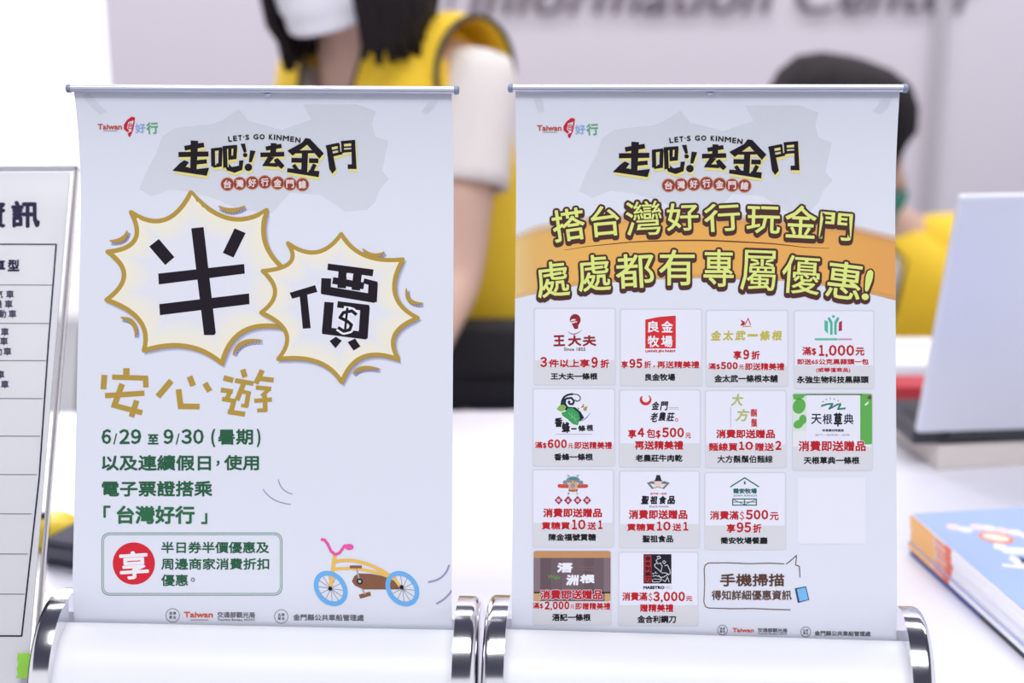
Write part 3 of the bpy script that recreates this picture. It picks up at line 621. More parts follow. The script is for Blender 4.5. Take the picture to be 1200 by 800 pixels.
def logo14(I):
    tl = S(74, 182, 152); 
    I.poly([(770, 108), (792, 118), (792, 196), (770, 174)], tl, 2); I.poly([(882, 112), (862, 124), (860, 180), (882, 176)], S(176, 50, 84), 2); I.poly([(788, 98), (802, 88), (822, 122), (822, 200), (806, 204), (806, 132)], tl, 2.4); I.poly([(866, 98), (852, 88), (832, 122), (832, 200), (848, 204), (848, 132)], tl, 2.4); I.disk(827, 86, 9, tl, 2)
    I.rect(708, 225, 855, 238, S(96, 186, 160), 2); I.rect(858, 226, 945, 237, S(196, 150, 178), 2)
card(T6, 578, 50, 1084, 545, 400, [('滿$', 627, 279, 718, 336, RED, 3.2), ('1,000', 733, 267, 960, 338, RED), ('元', 968, 284, 1026, 336, RED), ('即送65公克黑蒜頭一包', 595, 356, 1053, 394, RED, 2.8), ('(或等值商品)', 715, 412, 936, 446, RED, 2.4), ('永強生物科技黑蒜頭', 593, 466, 1053, 513, BK)], logo14)
T7 = T_(615, 450)
def logo21(I):
    n = S(28, 46, 58); gr = S(62, 160, 92)
    I.T = lambda p: crop(620, 455, 10.9)(p)
    I.line(bez((415, 215), (450, 110), (560, 72), 8), 26, n, 2); I.line([(560, 72), (620, 78), (655, 110), (650, 150), (612, 165), (588, 145)], 13, n, 2.3); I.line([(470, 130), (540, 120), (575, 160), (560, 200), (520, 200), (505, 175), (520, 158)], 26, n, 2.2)
    I.poly([(410, 180), (440, 130), (480, 120), (470, 190), (500, 235), (590, 240), (660, 300), (705, 375), (650, 420), (560, 330), (480, 290), (420, 240)], n, 2.6, step=60); I.line(bez((640, 420), (720, 385), (785, 305)), 9, n, 2.4, taper=True)
    I.poly([(412, 310), (470, 290), (500, 252), (560, 250), (630, 310), (650, 380), (640, 420), (622, 470), (560, 455), (490, 390), (430, 350)], gr, 3.4, step=60); I.poly([(352, 265), (385, 220), (440, 205), (475, 235), (450, 285), (400, 295)], S(138, 182, 96), 3.5, step=60)
    I.line([(500, 310), (560, 370), (610, 440)], 5, S(150, 210, 160), 4.5); I.line([(540, 310), (560, 370), (520, 375)], 4, S(150, 210, 160), 4.6); I.line([(580, 330), (590, 400), (625, 385)], 4, S(150, 210, 160), 4.7)
    for P in ([(620, 235), (645, 262), (620, 275)], [(660, 250), (695, 190), (705, 240)], [(700, 245), (748, 225), (730, 290), (690, 275)]): I.poly(P, S(176, 150, 100), 3)
    I.T = T7
    for s, a, b, c, d in (('香', 190, 213, 242, 275), ('蜂', 236, 240, 290, 312), ('一', 296, 280, 332, 290), ('條', 340, 262, 388, 302), ('根', 394, 258, 438, 300)): I.text(s, a, b, c, d, S(32, 30, 38), 3.2 if s in '香蜂' else 2)
    I.rect(200, 317, 432, 322, S(190, 190, 200), 2)
card(T7, 54, 30, 574, 522, 385, [('滿$', 65, 367, 140, 412, RED, 3), ('600', 145, 352, 270, 410, RED), ('元', 277, 378, 308, 410, RED, 2), ('即送精美禮', 316, 367, 558, 415, RED, 3), ('香蜂一條根', 187, 442, 436, 488, BK)], logo21)
def logo22(I):
    P = [(772+38*math.cos(a), 100+36*math.sin(a)) for a in [math.radians(d) for d in range(-55, 236, 18)]]; Q = [(774+24*math.cos(a), 92+24*math.sin(a)) for a in [math.radians(d) for d in range(-50, 231, 18)]]
    n = min(len(P), len(Q)); I.add(P[:n]+Q[:n], [(i, i+1, n+i+1, n+i) for i in range(n-1)], S(210, 52, 60), 2)
    for s, a, b, c, d in (('金', 812, 110, 860, 165), ('門', 868, 110, 914, 168), ('老', 804, 180, 850, 243), ('農', 856, 178, 902, 236), ('莊', 908, 180, 956, 238)): I.text(s, a, b, c, d, S(34, 32, 44), 2, shear=.15)
    I.disk(970, 228, 11, S(206, 80, 90), 2, hole=5, n=14); I.rect(922, 148, 985, 151, S(160, 160, 170), 2); I.rect(922, 158, 985, 161, S(180, 180, 190), 2)
card(T7, 607, 38, 1120, 528, 378, [('享', 660, 289, 713, 346, RED), ('4', 720, 279, 765, 338, RED), ('包$', 778, 284, 868, 347, RED, 3.2), ('500', 877, 277, 1018, 341, RED), ('元', 1027, 310, 1062, 346, RED, 2.2), ('再送精美禮', 702, 361, 1014, 419, RED), ('老農莊牛肉乾', 707, 449, 1008, 496, BK)], logo22)
T8 = T_(825, 450)
def logo23(I):
    ol = S(180, 186, 112); I.text('大', 176, 60, 250, 140, ol, 2.4, shear=.15); I.text('方', 206, 158, 286, 238, ol, 2.4, shear=.2)
    I.text('鬍', 297, 158, 341, 208, S(196, 70, 74), 1.6); I.text('鬚', 300, 220, 340, 274, S(196, 70, 74), 1.6); I.line([(170, 145), (170, 272)], 3, S(120, 140, 180), 2)
card(T8, 10, 42, 524, 532, 385, [('消費即送贈品', 77, 289, 454, 346, RED), ('麵線買', 29, 374, 216, 428, RED, 3.4), ('10', 222, 366, 314, 421, RED), ('贈送', 325, 374, 447, 428, RED, 3.4), ('2', 455, 361, 496, 421, RED), ('大方鬍鬚伯麵線', 85, 454, 439, 503, BK, 2.2)], logo23)
def logo24(I):
    g = S(98, 174, 84)
    I.rect(568, 62, 1074, 385, g, 2, r=12); I.rect(568, 300, 655, 400, S(228, 232, 236), 2.5); I.rect(568, 75, 655, 300, S(214, 228, 216), 2.5)
    I.poly([(568, 66), (640, 66), (640, 85), (600, 100), (572, 98)], g, 3); I.disk(608, 140, 40, g, 3, ry=50, rot=.3); I.disk(604, 255, 34, g, 3.2, ry=26, rot=-.5); I.disk(632, 225, 24, g, 3.4, ry=30)
    I.rect(655, 70, 998, 395, S(232, 233, 245), 3.8); I.rect(655, 62, 1010, 72, S(70, 110, 60), 3); I.poly([(1025, 130), (1052, 108), (1050, 125), (1032, 138)], S(220, 235, 220), 3)
    I.disk(1058, 85, 13, S(110, 80, 60), 3)
    I.line([(748, 140), (785, 128), (822, 126), (800, 158), (855, 128), (872, 130), (856, 160), (905, 154)], 11, S(50, 122, 104), 5)
    for a, b, c in ((760, 112, -.6), (782, 98, -.3), (806, 92, 0), (832, 94, .2), (856, 106, .5), (872, 122, .8)): I.disk(a, b, 6, (S(60, 60, 110), S(170, 60, 60), S(80, 150, 90))[int(a) % 3], 5, ry=3, rot=c, n=10)
    for s, a, c in (('天', 684, 752), ('根', 757, 820), ('典', 892, 956)): I.text(s, a, 190, c, 256, S(40, 40, 62), 1.4, layer=5)
    I.text('草', 828, 182, 884, 272, S(24, 24, 34), 3.6, layer=5); I.text('珍貴藥材特產館', 755, 286, 893, 304, S(80, 76, 100), .9, layer=5); I.text('金門一條根第一品牌', 708, 317, 930, 332, S(190, 188, 200), .8, layer=5)
card(T8, 567, 60, 1075, 550, 400, [('消費即送贈品', 603, 361, 1034, 429, RED, 4.4), ('天根草典一條根', 637, 463, 994, 511, BK)], logo24)
T9 = T_(615, 545)
def logo31(I):
    I.T = crop(640, 548, 16); r = S(206, 78, 66); gy = S(140, 140, 156); tl = S(66, 140, 146)
    I.line([(250, 340), (420, 345)], 72, r, 2); I.line([(580, 345), (755, 340)], 72, r, 2.1); I.disk(250, 338, 36, r, 2.4); I.disk(752, 340, 36, r, 2.4)
    I.disk(505, 230, 128, gy, 2.6, ry=70); I.disk(360, 275, 46, gy, 2.8); I.disk(650, 280, 46, gy, 2.8); I.line([(435, 205), (590, 205)], 48, tl, 4); I.disk(503, 345, 88, S(216, 176, 130), 4.2, ry=110); I.disk(503, 335, 45, S(150, 150, 170), 5)
    I.line([(455, 425), (555, 425)], 38, S(200, 96, 70), 5); I.line([(425, 410), (450, 440)], 22, S(70, 56, 66), 5); I.line([(590, 405), (565, 440)], 22, S(70, 56, 66), 5); I.line([(430, 460), (412, 500)], 26, gy, 5); I.line([(570, 455), (590, 500)], 26, S(190, 190, 200), 5)
    for a in (470, 530): I.disk(a, 262, 12, S(60, 60, 80), 5.5)
    for P in ([(390, 130), (440, 150), (400, 165)], [(620, 130), (568, 150), (612, 165)]): I.line(P, 12, gy, 3)
    for k in range(4):
        cx = 235+k*177; I.poly([(cx, 525), (cx+78, 608), (cx, 690), (cx-78, 608)], S(160, 40, 78), 2); I.text('陳金福號'[k], cx-32, 575, cx+32, 640, S(236, 190, 200), 4, layer=3)
    I.T = T9
card(T9, 52, 30, 566, 522, 368, [('消費即送贈品', 117, 274, 494, 333, RED), ('貢糖買', 107, 361, 290, 411, RED, 3.4), ('10', 300, 346, 389, 411, RED), ('送', 400, 361, 456, 413, RED, 3.4), ('1', 468, 350, 498, 408, RED), ('陳金福號貢糖', 152, 436, 456, 483, BK)], logo31)
def logo32(I):
    n = S(48, 46, 60)
    I.poly([(780, 112), (815, 100), (835, 110), (870, 110), (890, 100), (926, 112), (890, 152), (852, 140), (812, 152)], S(120, 116, 126), 2); I.poly([(800, 118), (826, 118), (880, 118), (905, 120), (880, 145), (852, 134), (822, 145)], S(226, 222, 222), 2.6)
    I.disk(852, 112, 22, S(228, 206, 196), 3, ry=26); I.poly([(832, 98), (842, 62), (864, 62), (874, 98)], n, 3.5); I.line([(826, 98), (878, 98)], 7, n, 3.8)
    I.text('金門第一品牌', 800, 174, 907, 188, S(206, 120, 140), .8); I.text('SINCE FOODS', 795, 258, 920, 270, S(150, 120, 150), .6)
    for k, s in enumerate('聖祖食品'): I.text(s, 745+k*56, 195, 793+k*56, 249, S(30, 30, 46), 2.8, shear=.12)
card(T9, 607, 38, 1115, 525, 375, [('消費即送贈品', 664, 284, 1040, 344, RED), ('貢糖買', 652, 371, 833, 420, RED, 3.4), ('10', 843, 359, 933, 418, RED), ('送', 944, 370, 1001, 421, RED, 3.4), ('1', 1012, 361, 1046, 418, RED), ('聖祖食品', 751, 446, 949, 493, BK)], logo32)
T10 = T_(825, 545)
def logo33(I):
    g = S(38, 104, 94); I.line([(168, 138), (260, 80), (352, 138)], 8, g, 2); I.rect(255, 102, 266, 122, g, 2)
    I.text('喬安牧場', 185, 147, 338, 181, g, 2); I.text('JOAN RANCH', 186, 187, 338, 203, S(120, 160, 160), .8)
    I.poly(rrect(180, 212, 338, 258, 0), g, 2, hole=rrect(187, 219, 331, 251, 0)); I.line([(182, 235), (336, 235)], 5, g, 2.5)
    I.line([(188, 220), (256, 250)], 4, g, 2.6); I.line([(330, 220), (262, 250)], 4, g, 2.7); I.line([(259, 214), (259, 256)], 6, g, 2.8)
card(T10, 6, 48, 520, 536, 385, [('消費滿', 37, 291, 222, 348, RED, 3.4), ('$', 228, 294, 257, 350, RED, 2), ('500', 267, 284, 411, 347, RED), ('元', 420, 299, 478, 351, RED, 3), ('享', 143, 374, 201, 431, RED), ('95', 208, 363, 302, 430, RED), ('折', 312, 374, 368, 432, RED), ('喬安牧場餐廳', 105, 458, 406, 503, BK)], logo33)
Q = Ink(T10); Q.rect(600, 78, 1032, 502, S(234, 235, 246), 1, r=10); Q.build('blank_panel_print', map2, po2)
T11 = T_(615, 640)
def logo41(I):
    I.rect(57, 30, 548, 350, S(112, 94, 100), 2, r=14)
    for a, b, c in ((60, 98, S(134, 118, 122)), (100, 168, S(104, 86, 92)), (240, 310, S(118, 98, 106)), (380, 440, S(104, 86, 94)), (505, 545, S(130, 112, 118))): I.rect(a, 72, b, 298, c, 2.4)
    I.rect(57, 32, 548, 73, S(200, 146, 100), 3, r=8); I.rect(57, 300, 100, 348, S(206, 166, 116), 3); I.rect(510, 300, 548, 348, S(206, 166, 116), 3); I.rect(57, 290, 548, 302, S(50, 44, 56), 2.8)
    I.text('浯', 205, 104, 306, 168, C_white, 4.5, layer=4, shear=.1); I.text('洲', 264, 180, 344, 250, C_white, 4.5, layer=4, shear=.1); I.text('根', 352, 178, 450, 236, C_white, 4.5, layer=4, shear=.1)
    I.text('Wuju', 145, 180, 226, 216, S(110, 146, 90), 1.2, layer=4, shear=.2); I.line([(345, 130), (440, 134)], 3, S(150, 110, 90), 4); I.line([(345, 148), (440, 152)], 3, S(150, 110, 90), 4)
card(T11, 55, 30, 550, 500, 340, [('消費即送贈品', 97, 276, 498, 339, RED, 4.6), ('滿$', 50, 357, 118, 399, RED, 2.6), ('2,000', 126, 349, 286, 403, RED, 3.6), ('元', 291, 370, 318, 398, RED, 1.6), ('即贈精美禮', 322, 358, 548, 405, RED, 2.8), ('浯記一條根', 174, 429, 422, 476, BK)], logo41)
def logo42(I):
    I.T = crop(745, 640, 14.54); I.rect(132, 132, 608, 632, S(30, 28, 42), 2); I.rect(150, 150, 268, 612, S(186, 48, 56), 2.5)
    for k, s in enumerate('金合利鋼刀'): I.text(s, 160, 160+k*90, 258, 240+k*90, S(60, 24, 34), 5, layer=4)
    c = S(206, 206, 214)
    for j, (P, wd) in enumerate((([(360, 180), (400, 165), (425, 190), (400, 210), (365, 205)], 14), ([(375, 215), (345, 240), (370, 275), (320, 310), (330, 350), (395, 400), (430, 440)], 13), ([(370, 300), (420, 280), (450, 340), (430, 430)], 12), ([(455, 270), (480, 240), (510, 265), (490, 295), (460, 280)], 12), ([(490, 330), (540, 315), (580, 400), (590, 460), (550, 490)], 13), ([(440, 450), (510, 450), (550, 470), (480, 520), (420, 530), (390, 490)], 13), ([(285, 510), (340, 495), (420, 520), (440, 570), (400, 605), (290, 605), (285, 560)], 12), ([(300, 555), (420, 560)], 10), ([(300, 470), (330, 440), (370, 460)], 8), ([(460, 570), (500, 600), (540, 520), (570, 610)], 12), ([(280, 450), (300, 480)], 8), ([(340, 430), (345, 465)], 8))):
        I.line(P, wd, c, 3 + .1*(j % 4))
    I.T = T11; I.text('MAESTRO', 757, 252, 893, 273, S(30, 34, 66), 2); I.text('WU', 897, 252, 940, 273, S(196, 190, 200), .5)
card(T11, 602, 38, 1106, 505, 375, [('消費滿', 622, 292, 784, 347, RED, 3.4), ('$', 790, 296, 816, 350, RED, 2), ('3,000', 820, 288, 1024, 351, RED), ('元', 1030, 317, 1071, 350, RED, 2.4), ('贈精美禮', 735, 367, 951, 419, RED, 3.4), ('金合利鋼刀', 719, 440, 966, 489, BK)], logo42)
I = Ink(crop(815, 640, 4.8)); cb = S(104, 72, 60)
for P in ([(500, 98), (420, 94), (300, 97), (180, 92), (75, 93), (55, 104), (49, 130), (52, 210), (47, 310), (56, 338), (75, 346), (200, 350), (330, 349), (440, 354), (535, 356)], [(510, 100), (540, 76), (568, 50), (566, 80), (562, 104), (584, 112), (588, 175)]): I.line(P, 5, cb, 2)
I.text('手機掃描', 138, 153, 500, 225, S(92, 62, 52), 2.3); I.text('得知詳細優惠資訊', 90, 246, 541, 302, S(96, 70, 62), 1.4)
I.poly([(558, 236), (622, 224), (640, 300), (576, 318)], S(60, 66, 110), 2); I.poly([(570, 240), (619, 230), (634, 298), (585, 309)], S(122, 190, 236), 3)
I.build('speech_bubble_print', map2, po2)
I = Ink(crop(815, 640, 4.8)); g = S(100, 98, 108)
for cx, cy, s in ((152, 470, '指導單位'), (620, 480, '主辦單位')):
    I.disk(cx, cy, 29, g, 1, hole=3, n=32)
    for j, ch in enumerate(s): I.text(ch, cx-15+(j % 2)*16, cy-15+(j//2)*16, cx-2+(j % 2)*16, cy-2+(j//2)*16, g, .4)
I.text('Taiwan', 208, 459, 329, 482, S(210, 96, 78), 1.6, sl=2); I.text('交通部觀光局', 350, 459, 516, 483, g, .8, sl=3); I.text('Tourism Bureau, MOTC', 352, 486, 514, 495, g, .4, sl=3); I.text('金門縣公共車船管理處', 670, 475, 985, 503, g, .9, sl=4)
I.build('footer_lettering', map2, po2)

# ------------------------------------------------------------------ acrylic sign holder with timetable sheet (left)
LN = math.radians(29.5)
HB = Vector((-.262, .648, TZ))
ah = thing('acrylic_sign_holder', 'clear acrylic slanted sign holder at the left edge of the table', 'sign holder', HB)
Lh = .352
Ml = Matrix.Rotation(-LN, 4, 'X')
def slab(y0, y1, z0, z1, x0, x1, bev=.0006): return nb(x0, x1, y0, y1, z0, z1, bev=bev, M=Ml)
obj('front_panel', slab(0, .002, .004, Lh, -.232, .001), M_clear, ah); obj('back_panel', slab(.005, .007, .004, Lh, -.232, .001), M_clear, ah)
obj('side_strip', slab(.002, .005, .004, Lh, -.0012, .001, .0004), mat('frosted_acrylic_edge', S(216, 212, 214), .3), ah)
obj('top_edge', slab(0, .007, Lh-.001, Lh+.0006, -.232, .001, .0004), mat('polished_acrylic_edge', S(236, 238, 246), .2), ah)
obj('base_foot', nb(-.232, .001, -.004, .15, 0, .003, bev=.001), M_clear, ah)
sh = tag(obj('timetable_sheet', nb(-.23, -.0035, .0028, .0036, .006, Lh-.003, M=Ml), M_paper), 'white printed sheet with a ruled vehicle table inside the slanted acrylic holder', 'paper sheet'); sh.location = HB
# flat print on the sheet: plane through local points
p0 = Ml @ Vector((0, .0028, .006)); p1 = Ml @ Vector((0, .0028, Lh-.003))
mp3 = sheet_mapper(Matrix.Translation(HB), [(p0.y + (p1.y-p0.y)*i/40, p0.z + (p1.z-p0.z)*i/40) for i in range(41)])
I = Ink(); nv = S(44, 42, 78)
I.text('資', -28, 235, 7, 267, nv, 1.3); I.text('訊', 13, 235, 47, 267, nv, 1.3); I.text('車', -10, 304, 6.5, 318, nv, .6); I.text('型', 9, 304, 23, 318, nv, .6)
I.line([(-395, 285), (66, 286.3)], 1.6, nv, 1); I.line([(66, 286), (57, 400), (46, 560), (25.5, 745)], 1.9, nv, 1.6); I.line([(-395, 743), (26, 745)], 1.9, nv, 1)
for x, y in ((62, 334), (57.5, 379), (54, 422.6), (50, 467), (47, 511), (43, 556), (37, 602), (32.5, 649), (29, 696)): I.line([(-395, y-1.5), (x, y)], .9, S(110, 108, 140), 1)
for s, x, y in (('汽', -6, 340), ('車', 7, 340), ('機', -7, 351.5), ('車', 5.5, 351.5), ('動', -2, 363), ('車', 10, 363), ('車', 1, 384), ('車', 0, 395), ('動', -7, 407), ('車', 4, 407), ('車', -4, 434), ('車', 1, 445.5)): I.text(s, x, y, x+9.5, y+9.5, S(84, 82, 112), .3)
I.build('ruled_table_print', mp3, sh)
# tape
q = [at(px, py, .735) for px, py in ((21, 765), (39, 765.5), (37.5, 794), (18.5, 794.5))]
def on_panel(px, py, off):                                         # on the front panel face
    n = Ml.to_3x3() @ Vector((0, -1, 0)); r = Vector(ray(px, py)); o = Vector(CO); p = HB + n*off
    return o + r * ((p-o).dot(n)/r.dot(n))
bm = bmesh.new(); zz = [(21, 765), (39, 765.5), (38.4, 775), (38, 785), (37.5, 794), (18.5, 794.5), (21, 789), (19.4, 784), (21.4, 778), (20, 772)]
f = bm.faces.new([bm.verts.new(on_panel(x, y, .0012) - HB) for x, y in zz]); r_ = bmesh.ops.extrude_face_region(bm, geom=[f])
for v in r_['geom']:
    if isinstance(v, bmesh.types.BMVert): v.co += Ml.to_3x3() @ Vector((0, .0007, 0))
tp = obj('tape_piece', bm, M_green, ah); tp['label'] = 'torn piece of bright green tape'

# ------------------------------------------------------------------ grey box and yellow gadget (left, behind the banner)
c0 = at_h(53, 662, TZ); t = thing('grey_device_box', 'dark grey flat box lying behind the left banner', 'box', (c0.x, c0.y, TZ), math.radians(-20))
obj('lower_shell', nb(0, .16, 0, .105, 0, .005, bev=.0015), mat('box_base_dark', S(58, 56, 72), .5), t)  # lower shell in a darker grey than the body
obj('body', nb(-.0005, .161, -.0005, .106, .005, .0155, bev=.002), M_dark, t)
obj('lid', nb(0, .16, .001, .105, .0155, .020, bev=.0015), mat('box_lid_grey', S(92, 92, 102), .8, noise=.05, spec=.15), t)
y0 = at_h(72, 640, TZ)
t = thing('yellow_tape_dispenser', 'small yellow rounded gadget with a black knob behind the grey box', 'gadget', (-.352, .976, TZ))
bm = bmesh.new(); N = 20
loft(bm, [[(rx*math.cos(a*2*math.pi/N), ry*math.sin(a*2*math.pi/N), z) for a in range(N)] for rx, ry, z in ((.018, .018, 0), (.021, .020, .003), (.021, .020, .011), (.019, .018, .017), (.013, .012, .021), (.005, .005, .0225))], capa=True, capb=True)
obj('body', bm, M_yel, t, smooth='all')
kb = bmesh.new(); bmesh.ops.create_uvsphere(kb, u_segments=14, v_segments=8, radius=.0042); kb.transform(Matrix.Translation((-.004, -.004, .022))); obj('knob', kb, M_black, t, smooth='all')

# ------------------------------------------------------------------ magazines (right)
A = Vector((.294, .945)); ang = math.atan2(.024, .165)
def magazine(z, th, jx, kind, label):
    t = thing('magazine', label, 'magazine', (A.x + jx[0], A.y + jx[1], z), ang + jx[2], 'magazines in the stack by the right banner')
    W_, L_ = .21, .285
    cov = {'navy': M_navy}.get(kind, M_lcov)
    obj('pages', nb(.0012, W_-.001, -L_+.001, -.001, .0005, th-.0005), M_page, t)
    obj('cover', nb(.0008, W_, -L_, 0, th-.0005, th), cov, t); obj('back_cover', nb(.0008, W_, -L_, 0, 0, .0005), cov, t)
    if kind == 'navy':
        obj('spine', nb(0, .0012, -L_, 0, 0, th), mat('navy_spine', S(46, 62, 140), .3), t)
        obj('spine_band', nb(-.0002, 0, -L_, -.11, .0003, th-.0003), mat('black_spine', S(28, 30, 44), .3), t)
        for k in range(2): obj('gold_mark', nb(-.0005, -.0002, -.172-.006*k, -.169-.006*k, .0006, th-.0006), M_spo, t)
    else:
        sp = obj('spine', nb(0, .0012, -L_, 0, 0, th), M_spw, t)
        obj('orange_block', nb(-.0003, 0, -.040, 0, .0001, th-.0001), M_spo, sp)
        obj('orange_block', nb(-.0003, 0, -.058, -.040, .0001, th-.0001), mat('pink_spine', S(240, 196, 176), .35), sp) if kind == 't' else obj('pale_block', nb(-.0003, 0, -.058, -.040, .0001, th-.0001), D.materials.get('pale_peach') or mat('pale_peach', S(242, 204, 186), .35, noise=.1, nscale=300), sp)
        obj('red_block', nb(-.0003, 0, -.067, -.058, .0001, th-.0001), M_spr, sp)
        for k in range(3): obj('spine_mark', nb(-.0005, -.0003, -.047-.005*k, -.0445-.005*k, .001, th-.001), M_spr, sp)
        if kind == 'blueline': obj('blue_line', nb(-.0004, 0, -L_, 0, th-.0007, th), mat('blue_edge', S(110, 140, 220), .4), t)
    return t
z = TZ; th = .0052
magazine(z, .0048, (.0005, -.002, .004), 'navy', 'navy and black spined magazine at the bottom of the stack'); z += .0048
names = ['second magazine from the bottom of the stack with a blue top line on its spine', 'third magazine from the bottom of the stack with an orange and white spine', 'fourth magazine from the bottom of the stack with an orange and white spine', 'second magazine from the top of the stack with an orange and white spine', 'topmost magazine of the stack with a light blue cover and pink lettering']
for k in range(5):
    m = magazine(z, th, (random.uniform(-.0008, .0008), random.uniform(-.001, .001), random.uniform(-.004, .004)), 'blueline' if k == 0 else 'w', names[k]); z += th
# cover print of the top magazine
cvz = z + .0001
def on_cover(V, L):
    out = []
    Mi = (Matrix.Translation(m.location) @ Matrix.Rotation(m.rotation_euler.z, 4, 'Z')).inverted()
    for (x, y), l in zip(V, L):
        p = Mi @ at_h(x, y, z); out.append((p.x, p.y, p.z + .0001 + l*LAY))
    return np.array(out)
I = Ink(crop(1060, 595, 8.42)); pk = S(240, 216, 226); wh = S(228, 230, 244)
for k, (a, b) in enumerate(((485, 190), (600, 215), (720, 190), (830, 200), (960, 225), (1090, 245), (1200, 275), (1320, 300))): I.disk(a, b, 78, pk if k % 2 == 0 else wh, 1+.2*(k % 3), ry=30, rot=.15)
I.disk(905, 295, 180, S(240, 140, 90), 3, ry=52, rot=.16); I.disk(900, 292, 140, S(246, 226, 214), 4, ry=34, rot=.16)
I.line([(880, 370), (960, 385), (1000, 420), (1200, 430), (1320, 450)], 70, wh, 2); I.line([(1040, 480), (1120, 540), (1320, 560)], 60, wh, 2.6); I.line([(960, 565), (1300, 600)], 34, wh, 2.4)
I.text('W', 1130, 480, 1260, 555, nv, 6, layer=4)
I.build('cover_print', on_cover, [c for c in m.children if c.name.startswith('cover')][0])

# ------------------------------------------------------------------ laptop, box and boxes behind (right)
cb_ = at_h(1112, 551, TZ)
t = tag(obj('cream_box', nb(0, .30, 0, .15, 0, .022, bev=.0015), M_cream), 'flat cream cardboard box lying under the laptop', 'box'); t.location = (cb_.x - .01, cb_.y, TZ); t.rotation_euler.z = math.radians(9)
LZ = TZ + .022
lb = at_h(1072, 508, LZ + .012); lp = thing('laptop', 'open silver laptop seen from behind on the cream box', 'laptop', (lb.x, lb.y, LZ), math.radians(5))
obj('base', nb(0, .32, .004, .10, 0, .013, bev=.003), M_lapd, lp); obj('keyboard', nb(.015, .305, .02, .07, .013, .0142, bev=.0004), M_black, lp)
obj('hinge', tube(bmesh.new(), [(.03, .004, .013), (.29, .004, .013)], .007, 14), M_lapd, lp, smooth=True)
Mt = Matrix.Translation((0, 0, .012)) @ Matrix.Rotation(math.radians(14), 4, 'X')
ld = obj('lid', nb(0, .32, -.004, .004, .002, .222, bev=.0035, M=Mt), M_lap, lp); obj('screen', nb(.008, .312, .004, .0045, .012, .214, M=Mt), M_black, ld)
t = thing('white_cabinet', 'low white cabinet standing behind the table by the laptop', 'cabinet', (.41, 1.40, 0))
obj('carcass', nb(-.10, .10, -.05, .055, .03, .755, bev=.002), M_table, t); obj('cabinet_top', nb(-.105, .105, -.055, .06, .755, .775, bev=.002), mat('white_cabinet_top', S(240, 240, 247), .4), t); obj('plinth', nb(-.095, .095, -.045, .05, 0, .03), M_tleg, t)
t = thing('red_book', 'thick red book lying at the back edge of the table behind the laptop', 'book', (.305, 1.262, TZ), 0)
obj('pages', nb(.001, .109, .001, .041, .001, .0345), M_page, t); obj('cover', nb(0, .11, 0, .042, .0345, .036, bev=.0004), M_red, t); obj('back_cover', nb(0, .11, 0, .042, 0, .001), M_red, t); obj('spine', nb(0, .11, -.001, 0, 0, .036), M_red, t)

